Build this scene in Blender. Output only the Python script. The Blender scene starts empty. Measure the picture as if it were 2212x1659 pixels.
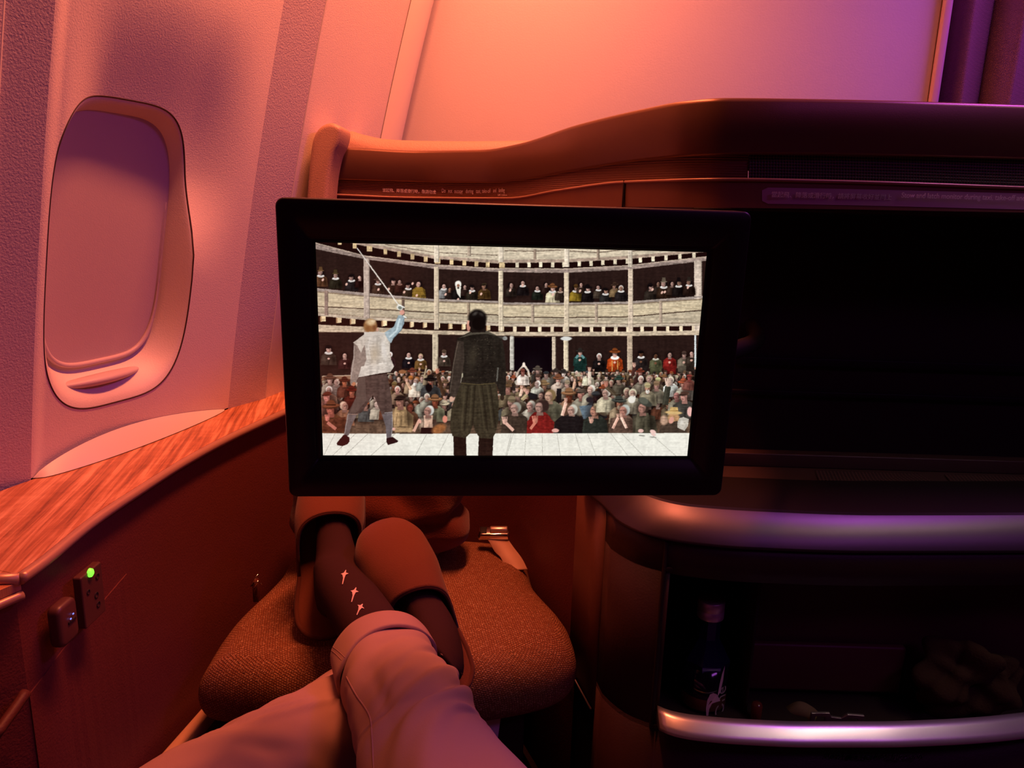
import bpy, bmesh, math, random
import numpy as np
from mathutils import Vector, Matrix, Quaternion
from mathutils.bvhtree import BVHTree
from math import radians, cos, sin, pi, hypot, atan2

SC = bpy.context.scene; COL = SC.collection
random.seed(3); RS = np.random.RandomState(3)

# ------------------------------------------------------------------ camera
FPX, PITCH, ROLL = 1600., radians(13), radians(1.7)          # focal length in pixels of the 2212 x 1659 frame
EYE = Vector((0, 0, 1.15))
_r0 = Vector((1, 0, 0)); _u0 = Vector((0, sin(PITCH), cos(PITCH))); FWD = Vector((0, cos(PITCH), -sin(PITCH)))
RGT = cos(ROLL) * _r0 + sin(ROLL) * _u0; UPV = -sin(ROLL) * _r0 + cos(ROLL) * _u0
cam = bpy.data.objects.new('camera', bpy.data.cameras.new('camera')); COL.objects.link(cam)
cam.data.sensor_width = 36; cam.data.lens = FPX * 36 / 2212; cam.data.clip_start = .02
cam.matrix_world = Matrix(((RGT.x, UPV.x, -FWD.x, EYE.x), (RGT.y, UPV.y, -FWD.y, EYE.y), (RGT.z, UPV.z, -FWD.z, EYE.z), (0, 0, 0, 1)))
SC.camera = cam

# ------------------------------------------------------------------ world, cabin mood lighting, exposure
SC.view_settings.view_transform = 'Standard'; SC.view_settings.look = 'None'; SC.view_settings.gamma = 1
SC.view_settings.use_curve_mapping = False; SC.view_settings.exposure = 0.0
w = bpy.data.worlds.new('world'); SC.world = w; w.use_nodes = True
w.node_tree.nodes['Background'].inputs[0].default_value = (.30, .035, .05, 1); w.node_tree.nodes['Background'].inputs[1].default_value = .012
def area(name, loc, target, sx, sy, col, power, spread=180):
    l = bpy.data.lights.new(name, 'AREA'); l.shape = 'RECTANGLE'; l.size = sx; l.size_y = sy; l.color = col; l.energy = power; l.spread = radians(spread)
    o = bpy.data.objects.new(name, l); COL.objects.link(o); o.location = loc
    o.rotation_euler = (Vector(target) - Vector(loc)).to_track_quat('-Z', 'Y').to_euler(); return o
TH = radians(17.24); U = Vector((sin(TH), cos(TH), 0)); N = Vector((cos(TH), -sin(TH), 0)); A0 = Vector((-.713, .973, .75))
def wallpt(s, n, z): p = A0 + U * s + N * n; return Vector((p.x, p.y, z))
ORANGE = (1.0, .232, .100); PURPLE = (.52, .105, .80)
def strip_light(name, s0, s1, n, z, width, tilt, col, power, spread=180):
    """a long cabin light running fore and aft, parallel to the window wall"""
    l = bpy.data.lights.new(name, 'AREA'); l.shape = 'RECTANGLE'; l.size = s1 - s0; l.size_y = width; l.color = col; l.energy = power; l.spread = radians(spread)
    o = bpy.data.objects.new(name, l); COL.objects.link(o); o.location = wallpt((s0 + s1) / 2, n, z)
    zax = -(Vector((0, 0, -1)) * cos(tilt) + N * sin(tilt)); xax = U; yax = zax.cross(xax)
    o.matrix_world = Matrix((( xax.x, yax.x, zax.x, o.location.x), (xax.y, yax.y, zax.y, o.location.y), (xax.z, yax.z, zax.z, o.location.z), (0, 0, 0, 1)))
    return o
strip_light('window_side_mood_light', .05, .95, .58, 2.25, .10, radians(-20), ORANGE, 25, 150)
strip_light('aisle_mood_light', .45, 1.0, 1.75, 2.10, .25, radians(4), PURPLE, 12.0, 165)
area('aisle_mood_light', (1.35, -.28, 2.1), (1.1, .1, .4), .8, .25, PURPLE, 3.4)
area('reading_light', (1.22, .55, 2.1), (.56, .95, .41), .60, .10, (1, .78, .60), .27, 50)

# ------------------------------------------------------------------ helpers
def ray(x, y): return RGT * ((x - 1106) / FPX) - UPV * ((y - 829.5) / FPX) + FWD
def onz(x, y, z): d = ray(x, y); return EYE + d * ((z - EYE.z) / d.z)
def ony(x, y, Y): d = ray(x, y); return EYE + d * (Y / d.y)
def onp(x, y, p, n): d = ray(x, y); return EYE + d * ((Vector(p) - EYE).dot(n) / d.dot(n))
def lerp(a, b, t): return a + (b - a) * t
def curve(x, pts):
    """smooth interpolation through (x, value) pairs"""
    xs = [p[0] for p in pts]; ys = [p[1] for p in pts]
    if x <= xs[0]: return ys[0]
    if x >= xs[-1]: return ys[-1]
    i = next(k for k in range(len(xs) - 1) if xs[k + 1] >= x)
    h = xs[i + 1] - xs[i]; t = (x - xs[i]) / h
    def m(k):
        if k == 0: return (ys[1] - ys[0]) / (xs[1] - xs[0])
        if k == len(xs) - 1: return (ys[-1] - ys[-2]) / (xs[-1] - xs[-2])
        a = (ys[k] - ys[k - 1]) / (xs[k] - xs[k - 1]); b = (ys[k + 1] - ys[k]) / (xs[k + 1] - xs[k])
        return 0 if a * b <= 0 else 2 * a * b / (a + b)
    return (2 * t**3 - 3 * t**2 + 1) * ys[i] + (t**3 - 2 * t**2 + t) * h * m(i) + (-2 * t**3 + 3 * t**2) * ys[i + 1] + (t**3 - t**2) * h * m(i + 1)
def srgb(r, g, b):
    return tuple(((c / 255) / 12.92 if c / 255 <= .04045 else ((c / 255 + .055) / 1.055) ** 2.4) for c in (r, g, b))

MATS = {}
def mat(name, col, rough=.5, metal=0., bump=None, vary=0., vscale=8., emit=None, spec=.5, sheen=0., aniso=0., coat=0.):
    """bump: list of (kind, scale, strength); kinds noise, voronoi, weave, lines"""
    if name in MATS: return MATS[name]
    m = bpy.data.materials.new(name); m.use_nodes = True; nt = m.node_tree; nd = nt.nodes; lk = nt.links
    b = nd['Principled BSDF']; b.inputs['Base Color'].default_value = (*col, 1); b.inputs['Roughness'].default_value = rough; b.inputs['Metallic'].default_value = metal
    b.inputs['Specular IOR Level'].default_value = spec; b.inputs['Sheen Weight'].default_value = sheen; b.inputs['Anisotropic'].default_value = aniso; b.inputs['Coat Weight'].default_value = coat
    tc = nd.new('ShaderNodeTexCoord')
    if vary:
        n = nd.new('ShaderNodeTexNoise'); n.inputs['Scale'].default_value = vscale; n.inputs['Detail'].default_value = 5; lk.new(tc.outputs['Object'], n.inputs['Vector'])
        mx = nd.new('ShaderNodeMix'); mx.data_type = 'RGBA'; mx.inputs[6].default_value = (*[c * (1 - vary) for c in col], 1); mx.inputs[7].default_value = (*[min(1, c * (1 + vary)) for c in col], 1)
        lk.new(n.outputs['Fac'], mx.inputs[0]); lk.new(mx.outputs[2], b.inputs['Base Color'])
    prev = None
    for kind, scale, strength in (bump or []):
        if kind == 'noise':
            t = nd.new('ShaderNodeTexNoise'); t.inputs['Scale'].default_value = scale; t.inputs['Detail'].default_value = 3; lk.new(tc.outputs['Object'], t.inputs['Vector']); out = t.outputs['Fac']
        elif kind == 'voronoi':
            t = nd.new('ShaderNodeTexVoronoi'); t.inputs['Scale'].default_value = scale; lk.new(tc.outputs['Object'], t.inputs['Vector']); out = t.outputs['Distance']
        elif kind == 'lines':
            t = nd.new('ShaderNodeTexWave'); t.bands_direction = 'Z'; t.inputs['Scale'].default_value = scale; lk.new(tc.outputs['Object'], t.inputs['Vector']); out = t.outputs['Fac']
        elif kind == 'weave':
            wx = nd.new('ShaderNodeTexWave'); wx.bands_direction = 'X'; wy = nd.new('ShaderNodeTexWave'); wy.bands_direction = 'Y'
            for q in (wx, wy): q.inputs['Scale'].default_value = scale; q.inputs['Distortion'].default_value = .6; lk.new(tc.outputs['UV'], q.inputs['Vector'])
            t = nd.new('ShaderNodeMath'); t.operation = 'MULTIPLY'; lk.new(wx.outputs['Fac'], t.inputs[0]); lk.new(wy.outputs['Fac'], t.inputs[1]); out = t.outputs[0]
        bp = nd.new('ShaderNodeBump'); bp.inputs['Strength'].default_value = 1; bp.inputs['Distance'].default_value = strength
        lk.new(out, bp.inputs['Height'])
        if prev: lk.new(prev.outputs[0], bp.inputs['Normal'])
        prev = bp
    if prev: lk.new(prev.outputs[0], b.inputs['Normal'])
    if emit: b.inputs['Emission Color'].default_value = (*emit[0], 1); b.inputs['Emission Strength'].default_value = emit[1]
    MATS[name] = m; return m

def link(name, me, m=None, parent=None, smooth=True):
    o = bpy.data.objects.new(name, me); COL.objects.link(o)
    if m: me.materials.append(m)
    if smooth and hasattr(me, 'polygons'): me.polygons.foreach_set('use_smooth', [True] * len(me.polygons))
    if parent is not None:
        o.parent = parent; o.matrix_parent_inverse = parent.matrix_world.inverted()
    return o
def mk(name, verts, faces, m, parent=None, smooth=True, uvs=None):
    me = bpy.data.meshes.new(name); me.from_pydata([tuple(v) for v in verts], [], faces); me.update()
    if uvs:
        l = me.uv_layers.new(name='UVMap')
        for lp in me.loops: l.data[lp.index].uv = uvs[lp.vertex_index]
    return link(name, me, m, parent, smooth)
def grid(name, rows, m, parent=None, closed=False, smooth=True, uv=None, thick=0, off=1, cap=False, keep=None):
    nr, nc = len(rows), len(rows[0]); v = [p for r in rows for p in r]; f = []
    for i in range(nr - 1):
        for j in range(nc if closed else nc - 1):
            k = (j + 1) % nc
            if keep and not keep(i, j): continue
            f.append((i * nc + j, i * nc + k, (i + 1) * nc + k, (i + 1) * nc + j))
    if cap: f.append(tuple(range(nc))[::-1]); f.append(tuple(range((nr - 1) * nc, nr * nc)))
    o = mk(name, v, f, m, parent, smooth, uv)
    if thick:
        s = o.modifiers.new('solid', 'SOLIDIFY'); s.thickness = thick; s.offset = off
    return o
def bevel(o, w, seg=3):
    b = o.modifiers.new('bevel', 'BEVEL'); b.width = w; b.segments = seg; b.limit_method = 'ANGLE'; b.angle_limit = radians(40); return o
def box(name, c, sx, sy, sz, m, parent=None, rot=None, bev=.002, seg=3, smooth=True):
    """a bevelled box with its own axes; rot is a 3x3 matrix whose columns are its x, y, z"""
    bm = bmesh.new(); bmesh.ops.create_cube(bm, size=1)
    bmesh.ops.scale(bm, vec=(sx, sy, sz), verts=bm.verts)
    if bev: bmesh.ops.bevel(bm, geom=bm.edges[:], offset=bev, segments=seg, profile=.5, affect='EDGES')
    M = (rot.to_4x4() if rot else Matrix.Identity(4)); M.translation = Vector(c); bm.transform(M)
    me = bpy.data.meshes.new(name); bm.to_mesh(me); bm.free(); return link(name, me, m, parent, smooth)
def frame(x, y, z): return Matrix((x, y, z)).transposed()
def smooth_path(pts, n=40):
    P = [Vector(p) for p in pts]; P = [P[0] * 2 - P[1]] + P + [P[-1] * 2 - P[-2]]; out = []; m = len(P) - 3
    for k in range(n + 1):
        t = k / n * m; i = min(int(t), m - 1); t -= i; a, b, c, d = P[i:i + 4]
        out.append(.5 * ((2 * b) + (c - a) * t + (2 * a - 5 * b + 4 * c - d) * t * t + (3 * b - a - 3 * c + d) * t**3))
    return out
def frames(path, up=Vector((0, 0, 1))):
    fr = []; prev = None
    for i, p in enumerate(path):
        t = (path[min(i + 1, len(path) - 1)] - path[max(i - 1, 0)]).normalized()
        s = t.cross(up) if prev is None else prev - t * prev.dot(t)
        s.normalize(); prev = s; fr.append((p, t, s, s.cross(t)))
    return fr
def tube(name, pts, r, m, parent=None, seg=12, n=None, disp=None, flat=1., cap=True, up=Vector((0, 0, 1))):
    path = smooth_path(pts, n) if n else [Vector(p) for p in pts]; fr = frames(path, up); rows = []; uv = []
    L = 0
    for i, (p, t, s, b) in enumerate(fr):
        k = i / (len(fr) - 1); rr = r(k) if callable(r) else r; fl = flat(k) if callable(flat) else flat; row = []
        if i: L += (p - fr[i - 1][0]).length
        for j in range(seg):
            a = 2 * pi * j / seg; d = disp(k, a) if disp else 0
            row.append(p + s * cos(a) * (rr + d) + b * sin(a) * (rr + d) * fl); uv.append((a * rr, L))
        rows.append(row)
    return grid(name, rows, m, parent, closed=True, cap=cap, uv=uv)
def lathe(name, prof, origin, m, parent=None, seg=40, axis=Vector((0, 0, 1)), xdir=Vector((1, 0, 0)), smooth=True):
    x = (xdir - axis * xdir.dot(axis)).normalized(); y = axis.cross(x)
    rows = [[Vector(origin) + axis * z + (x * cos(2 * pi * j / seg) + y * sin(2 * pi * j / seg)) * max(r, 1e-5) for j in range(seg)] for r, z in prof]
    return grid(name, rows, m, parent, closed=True, smooth=smooth)
def prism(name, outline, origin, x, y, depth, m, parent=None, bev=0., smooth=False):
    """outline (2D) in the plane x, y through origin, given depth along -x*y normal"""
    bm = bmesh.new(); nrm = x.cross(y); vs = [bm.verts.new(Vector(origin) + x * a + y * b) for a, b in outline]
    f = bm.faces.new(vs); r = bmesh.ops.extrude_face_region(bm, geom=[f]); bmesh.ops.translate(bm, vec=-nrm * depth, verts=[e for e in r['geom'] if isinstance(e, bmesh.types.BMVert)])
    bmesh.ops.recalc_face_normals(bm, faces=bm.faces); me = bpy.data.meshes.new(name); bm.to_mesh(me); bm.free()
    o = link(name, me, m, parent, smooth)
    if bev: bevel(o, bev)
    return o
def rrect(w, h, r, n=6, k=2.):
    out = []
    for cx, cy, a0 in ((w / 2 - r, h / 2 - r, 0), (-w / 2 + r, h / 2 - r, pi / 2), (-w / 2 + r, -h / 2 + r, pi), (w / 2 - r, -h / 2 + r, 1.5 * pi)):
        for i in range(n + 1): a = a0 + pi / 2 * i / n; out.append((cx + r * cos(a), cy + r * sin(a)))
    return out
def text(name, body, origin, x, y, size, m, parent=None, shear=0., align='LEFT', depth=.0002, spacing=1., sx=1.):
    c = bpy.data.curves.new(name, 'FONT'); c.body = body; c.size = size; c.shear = shear; c.align_x = align; c.extrude = depth; c.space_character = spacing
    t_ = bpy.data.objects.new('t', c); COL.objects.link(t_); dg_ = bpy.context.evaluated_depsgraph_get(); bm = bmesh.new()
    for inst in dg_.object_instances:
        ob = inst.object
        if (inst.is_instance and inst.parent and inst.parent.original == t_) or ob.original == t_:
            try: m_ = ob.to_mesh()
            except RuntimeError: continue
            if m_ and len(m_.vertices):
                k0 = len(bm.verts); bm.from_mesh(m_); bm.verts.ensure_lookup_table(); mw_ = inst.matrix_world.copy()
                for v_ in bm.verts[k0:]: v_.co = mw_ @ v_.co
            ob.to_mesh_clear()
    me = bpy.data.meshes.new(name); bm.to_mesh(me); bm.free(); bpy.data.objects.remove(t_); z = x.cross(y).normalized(); y = z.cross(x)
    me.transform(Matrix(((x.x * sx, y.x, z.x, origin[0]), (x.y * sx, y.y, z.y, origin[1]), (x.z * sx, y.z, z.z, origin[2]), (0, 0, 0, 1))))
    return link(name, me, m, parent, smooth=False)
def tag(o, label=None, cat=None, group=None, kind=None):
    for k, v in (('label', label), ('category', cat), ('group', group), ('kind', kind)):
        if v: o[k] = v
    return o
def thing(name, label, cat, loc, group=None, kind=None):
    o = bpy.data.objects.new(name, None); COL.objects.link(o); o.location = loc; o.empty_display_size = .05; bpy.context.view_layer.update()
    return tag(o, label, cat, group, kind)
# ---------------------------------------------------------------- the film frame shown on the monitor
class Film:
    X0, Y0, X1, Y1, K = 676, 516, 1534, 992, 2
    def __init__(s):
        s.w = (s.X1 - s.X0) * s.K; s.h = (s.Y1 - s.Y0) * s.K
        s.a = np.zeros((s.h, s.w, 3), np.float32); s.rs = np.random.RandomState(5)
        s.n1 = s.noise(160, 10); s.n2 = s.noise(230, 170); s.n3 = s.noise(34, 230)
    def noise(s, nx, ny):
        g = s.rs.rand(ny + 2, nx + 2).astype(np.float32)
        yy = np.linspace(0, ny, s.h); xx = np.linspace(0, nx, s.w)
        yi = yy.astype(int); xi = xx.astype(int); fy = (yy - yi)[:, None]; fx = (xx - xi)[None]
        fy = fy * fy * (3 - 2 * fy); fx = fx * fx * (3 - 2 * fx)
        return (g[yi][:, xi] * (1 - fy) * (1 - fx) + g[yi + 1][:, xi] * fy * (1 - fx)
                + g[yi][:, xi + 1] * (1 - fy) * fx + g[yi + 1][:, xi + 1] * fy * fx)
    def put(s, m, y0, x0, col, op=1., grain=0.):
        sub = s.a[y0:y0 + m.shape[0], x0:x0 + m.shape[1]]
        c = np.array(col, np.float32) / 255
        c = np.broadcast_to(c, sub.shape)
        if grain:
            sl = (slice(y0, y0 + m.shape[0]), slice(x0, x0 + m.shape[1]))
            n = (s.n3[sl] * .6 + s.n2[sl] * .4 if grain < 0 else s.n1[sl] * .3 + s.n2[sl] * .35 + s.n3[sl] * .35) - .5; grain = abs(grain)
            c = c * (1 + grain * n[..., None])
        k = (m * op)[..., None]; sub[:] = sub * (1 - k) + c * k
    def poly(s, pts, col, op=1., grain=0.):
        p = [((x - s.X0) * s.K, (y - s.Y0) * s.K) for x, y in pts]
        x0 = max(0, int(min(q[0] for q in p))); x1 = min(s.w, int(max(q[0] for q in p)) + 2)
        y0 = max(0, int(min(q[1] for q in p))); y1 = min(s.h, int(max(q[1] for q in p)) + 2)
        if x1 <= x0 or y1 <= y0: return
        X = np.arange(x0, x1)[None] + .5; Y = np.arange(y0, y1)[:, None] + .5
        m = np.zeros((y1 - y0, x1 - x0), bool)
        for i in range(len(p)):
            ax, ay = p[i]; bx, by = p[(i + 1) % len(p)]
            if ay == by: continue
            m ^= ((ay > Y) != (by > Y)) & (X < (bx - ax) * (Y - ay) / (by - ay) + ax)
        s.put(m.astype(np.float32), y0, x0, col, op, grain)
    def ell(s, x, y, rx, ry, col, ang=0., op=1., soft=.25, grain=0.):
        cx = (x - s.X0) * s.K; cy = (y - s.Y0) * s.K; rx *= s.K; ry *= s.K; R_ = max(rx, ry) + 2
        x0 = max(0, int(cx - R_)); x1 = min(s.w, int(cx + R_) + 1); y0 = max(0, int(cy - R_)); y1 = min(s.h, int(cy + R_) + 1)
        if x1 <= x0 or y1 <= y0: return
        X = np.arange(x0, x1)[None] + .5 - cx; Y = np.arange(y0, y1)[:, None] + .5 - cy
        c, d = math.cos(ang), math.sin(ang); U = (X * c + Y * d) / rx; V = (-X * d + Y * c) / ry
        s.put(np.clip((1 - np.sqrt(U * U + V * V)) / soft, 0, 1).astype(np.float32), y0, x0, col, op, grain)
    def line(s, pts, w, col, op=1., grain=0.):
        for (ax, ay), (bx, by) in zip(pts, pts[1:]):
            l = math.hypot(bx - ax, by - ay) or 1; nx, ny = -(by - ay) / l * w / 2, (bx - ax) / l * w / 2
            s.poly([(ax + nx, ay + ny), (bx + nx, by + ny), (bx - nx, by - ny), (ax - nx, ay - ny)], col, op, grain)
    def band(s, top, bot, col, grain=0., op=1.): s.poly(list(top) + list(bot)[::-1], col, op, grain)
    def head(s, x, y, r, skin=(214, 168, 150), look=0, hat=None, hc=(60, 45, 38), body=(60, 50, 42), collar=None, hair=None, beard=None, sh=1.):
        """one onlooker: shoulders, neck, face with eyes and mouth, hat or cap"""
        b = np.array(body); k = r; skin = np.array(skin) * s.rs.uniform(.78, .98); y += 0
        s.ell(x, y + .2 * k, 2.1 * k, 2.1 * k, (34, 20, 16), 0, .75, .8); s.ell(x, y + 3 * k, 3.2 * k, 3.2 * k, (30, 20, 16), 0, .55, .6)
        s.poly([(x - 1.0 * k, y + .9 * k), (x - 2.1 * k * sh, y + 1.8 * k), (x - 2.4 * k * sh, y + 4.6 * k), (x + 2.4 * k * sh, y + 4.6 * k), (x + 2.1 * k * sh, y + 1.8 * k), (x + 1.0 * k, y + .9 * k)], b, grain=.5)
        s.ell(x - 1.3 * k, y + 2.7 * k, .8 * k, 1.6 * k, np.minimum(255, b * 1.35 + 8), .2, .6, .9)
        s.ell(x + 1.5 * k, y + 3.1 * k, 1.1 * k, 2. * k, b * .45, -.15, .75, .9); s.ell(x + .1 * k, y + 3.6 * k, .35 * k, 1.8 * k, b * .5, .15, .6, .9); s.ell(x, y + 1.5 * k, 1. * k, .5 * k, b * .5, 0, .6, .8)
        s.poly([(x - .5 * k, y + .4 * k), (x - .65 * k, y + 1.5 * k), (x + .65 * k, y + 1.5 * k), (x + .5 * k, y + .4 * k)], np.array(skin) * .75)
        if collar is not None:
            s.ell(x, y + 1.05 * k, 1.35 * k, .55 * k, collar); s.ell(x, y + 1.2 * k, 1.2 * k, .2 * k, np.array(collar) * .75, 0, .7)
        if hair is not None: s.ell(x + look * -.25 * k, y - .15 * k, 1.05 * k, 1.2 * k, hair)
        if hat == 'coif':
            s.ell(x - look * .3 * k, y - .18 * k, 1.0 * k, 1.14 * k, hc)
            s.ell(x - look * .6 * k, y + .1 * k, .5 * k, .9 * k, np.array(hc) * .75, 0, .6, .8)
        an = s.rs.uniform(-.28, .28) + look * -.12; ca, sa = math.cos(an), math.sin(an); q = lambda a, c: (x + (a * ca - c * sa) * k, y + (a * sa + c * ca) * k)
        s.ell(*q(look * .15, .05), .78 * k, 1.0 * k, skin, an)
        sk = np.array(skin)
        s.ell(*q(.42 + look * .1, .2), .42 * k, .85 * k, sk * .5, an, .7, .8); s.ell(*q(-.55, .45), .3 * k, .5 * k, sk * .7, an, .5, .8)
        s.ell(*q(look * .25 - .2, -.42), .42 * k, .22 * k, np.minimum(255, sk * 1.12), an, .7, .9); s.ell(*q(look * .3 - .28, .3), .24 * k, .2 * k, np.minimum(255, sk * 1.1), an, .7, .9)
        s.ell(*q(look * .25, -.1), .58 * k, .16 * k, sk * .42, an, .6, .9)
        for d in (-.3, .3): s.ell(*q(look * .28 + d, -.05), .13 * k, .09 * k, (36, 22, 20), an, .8, .6)
        s.ell(*q(look * .36 + .06, .2), .1 * k, .24 * k, sk * .6, an, .6, .8); s.ell(*q(look * .32 - .05, .14), .08 * k, .2 * k, np.minimum(255, sk * 1.15), an, .7, .8)
        mo = s.rs.uniform(.07, .17); s.ell(*q(look * .25, .56), .26 * k, mo * k, (70, 26, 24), an, .85, .5); s.ell(*q(look * .25, .53), .17 * k, mo * .4 * k, (214, 190, 178), an, .6, .5)
        s.ell(*q(look * .2, .86), .4 * k, .16 * k, sk * .62, an, .5, .9)
        if beard is not None:
            s.ell(*q(look * .2, .95), .58 * k, .62 * k, beard, an); s.ell(*q(look * .2 + .2, 1.05), .25 * k, .5 * k, np.array(beard) * .6, an, .6, .8); s.ell(*q(look * .25, .56), .22 * k, .1 * k, (80, 30, 28), an)
        h = np.array(hc)
        if hat == 'wide':
            s.ell(x, y - .62 * k, 1.9 * k, .55 * k, h * .7, .08 * look); s.ell(x, y - 1.1 * k, .95 * k, .8 * k, h); s.ell(x, y - .72 * k, 1.85 * k, .36 * k, h * 1.15, .08 * look)
            s.line([(x - .9 * k, y - .85 * k), (x + .9 * k, y - .85 * k)], .22 * k, h * .5)
        elif hat == 'tall':
            s.poly([(x - .7 * k, y - .6 * k), (x - .5 * k, y - 2. * k), (x + .5 * k, y - 2. * k), (x + .7 * k, y - .6 * k)], h); s.ell(x, y - .68 * k, 1.25 * k, .28 * k, h * 1.2)
        elif hat == 'cap':
            s.ell(x, y - .75 * k, 1.08 * k, .58 * k, h, .12 * look); s.ell(x + .25 * k * look, y - .52 * k, 1.12 * k, .24 * k, h * .55, .1 * look); s.line([(x - 1. * k, y - .62 * k), (x + 1. * k, y - .62 * k)], .1 * k, np.minimum(255, h * 1.9), .6)
        elif hat == 'knit':
            s.ell(x, y - .7 * k, .92 * k, .8 * k, h); s.line([(x - .85 * k, y - .5 * k), (x + .85 * k, y - .5 * k)], .22 * k, h * .7)
    def hand(s, x, y, r, skin=(212, 160, 138)):
        s.ell(x, y, r * .8, r, skin, .3); s.ell(x + r * .3, y + r * .2, r * .4, r * .7, np.array(skin) * .7, 0, .6)
        for i in range(4): s.line([(x - r * .6 + i * r * .4, y), (x - r * .8 + i * r * .5, y - r * 1.5)], r * .3, np.array(skin) * (1.05 - .08 * i))
    def arm(s, x0, y0, x1, y1, w, col, skin=(212, 160, 138)):
        s.line([(x0, y0), (x1, y1)], w, col, 1, .4); s.line([(x0 - w * .25, y0), (x1 - w * .25, y1)], w * .3, np.minimum(255, np.array(col) * 1.3), .7); s.hand(x1, y1 - w * .5, w * .62, skin)

def paint_film():
    f = Film(); R_ = f.rs
    A = lambda x, y: (670 + x / 3.386, 510 + y / 3.386)
    B = lambda x, y: (1090 + x / 3.385, 510 + y / 3.385)
    L = lambda l: [A(*q) for q in l]; M = lambda l: [B(*q) for q in l]
    def path(a, b):
        p = L(a) + M(b); k0 = (p[1][1] - p[0][1]) / (p[1][0] - p[0][0]); k1 = (p[-1][1] - p[-2][1]) / (p[-1][0] - p[-2][0])
        return [(676, p[0][1] + k0 * (676 - p[0][0]))] + p + [(1534, p[-1][1] + k1 * (1534 - p[-1][0]))]
    f.put(np.ones((f.h, f.w), np.float32), 0, 0, (50, 34, 30), 1, .25)
    # ---- galleries (each edge is one curve running across the whole frame)
    e0 = path([(0, -30), (800, -30)], [(0, -20), (1500, -20)])
    e1 = path([(40, -18), (350, 62), (910, 165), (1380, 200)], [(0, 195), (440, 192), (900, 168), (1450, 118)])
    f.band(e0, e1, (200, 184, 158), -.35)
    for pts in ([(550, 60), (900, 118), (1370, 140)],): f.line(L(pts), 1.2, (90, 66, 55))
    for pts in ([(0, 105), (210, 110), (440, 100)], [(475, 108), (680, 120), (900, 95)], [(930, 110), (1380, 60)]): f.line(M(pts), 1.6, (96, 74, 60))
    up = lambda e, d: [(x, y + d) for x, y in e]
    f.band(up(e1, -7), e1, (166, 142, 124), .5)
    b0 = path([(40, 45), (400, 140), (910, 205), (1380, 235)], [(0, 232), (440, 236), (900, 212), (1450, 150)])
    b1 = path([(40, 92), (400, 166), (910, 237), (1380, 262)], [(0, 262), (440, 268), (900, 245), (1450, 182)])
    f.band(e1, b0, (38, 20, 18), .2)
    f.band(b0, b1, (150, 130, 120), -.6); f.band(b0, up(b0, 2), (188, 166, 146), .4)
    def interp(e, x):
        return float(np.interp(x, [q[0] for q in e], [q[1] for q in e]))
    for zx in (220, 328, 437, 552, 652, 750, 847, 933, 1035, 1127, 1215, 1298, 1402):
        x, _ = A(zx, 0); y = interp(e1, x); w = 6 if zx in (437, 933, 1402) else 4
        f.poly([(x - w, y - 2), (x + w, y - 2), (x + w, y + 10), (x - w, y + 10)], (206, 178, 132), 1, .5); f.line([(x - w, y + 10), (x + w, y + 10)], 1.2, (110, 84, 62))
    for zx in (92, 178, 263, 350, 442, 545, 632, 717, 808, 905, 992, 1085, 1180, 1282, 1385):
        x, _ = B(zx, 0); y = interp(e1, x); w = 6 if zx in (442, 905) else 3.5
        f.poly([(x - w, y - 1), (x + w, y - 1), (x + w, y + 10), (x - w, y + 10)], (226, 210, 180), 1, .4)
    # second gallery front
    r0 = path([(50, 378), (390, 412), (900, 458), (1370, 473)], [(0, 484), (430, 487), (890, 478), (1400, 440)])
    r1 = path([(50, 400), (390, 432), (900, 474), (1370, 488)], [(0, 499), (430, 500), (890, 494), (1400, 460)])
    q1 = path([(60, 580), (390, 610), (900, 632), (1370, 655)], [(0, 660), (430, 662), (890, 664), (1400, 656)])
    ms = path([(60, 512), (390, 528), (900, 556), (1370, 575)], [(0, 590), (430, 594), (890, 590), (1400, 545)])
    f.band(r1, q1, (206, 184, 142), -.5)
    f.band(ms, q1, (190, 172, 142), -.55)
    f.line(ms, 2.0, (66, 42, 32)); f.band(up(q1, -6), q1, (196, 176, 152), -.4)
    f.line(up(q1, -6.5), .8, (112, 84, 66)); f.line(up(ms, -9), .5, (150, 124, 92), .6); f.line(up(ms, 7), .5, (140, 116, 90), .6)
    f.band(r0, r1, (156, 140, 130), .4)
    c0 = path([(60, 645), (390, 660), (900, 688), (1490, 700)], [(0, 697), (440, 700), (900, 697), (1410, 690)])
    c1 = path([(60, 700), (390, 702), (900, 718), (1490, 728)], [(0, 728), (440, 732), (900, 730), (1410, 724)])
    f.band(q1, c0, (46, 24, 20), .2); f.band(c0, c1, (188, 168, 142), -.45); f.line(c1, 1.2, (84, 62, 50))
    for zx in (95, 210, 312, 455, 542, 640, 742, 838, 927, 1025, 1120, 1300, 1395):
        x, _ = A(zx, 0); y = interp(q1, x); w = 6 if zx < 600 or zx in (927, 1395) else 4.5
        f.poly([(x - w * .8, y - 1), (x + w, y - 1), (x + w, y + 10.5), (x - w, y + 12)], (222, 196, 152), 1, .5); f.poly([(x - w, y + 1), (x - w * .5, y), (x - w * .5, y + 11), (x - w, y + 12)], (170, 128, 92))
    for zx in (72, 165, 255, 345, 443, 550, 633, 720, 810, 908, 1003, 1097, 1190, 1288, 1388):
        x, _ = B(zx, 0); y = interp(q1, x); w = 6 if zx in (443, 908, 1388) else 3.6
        f.poly([(x - w, y), (x + w, y), (x + w, y + 11), (x - w, y + 11)], (228, 206, 172), 1, .4)
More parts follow.
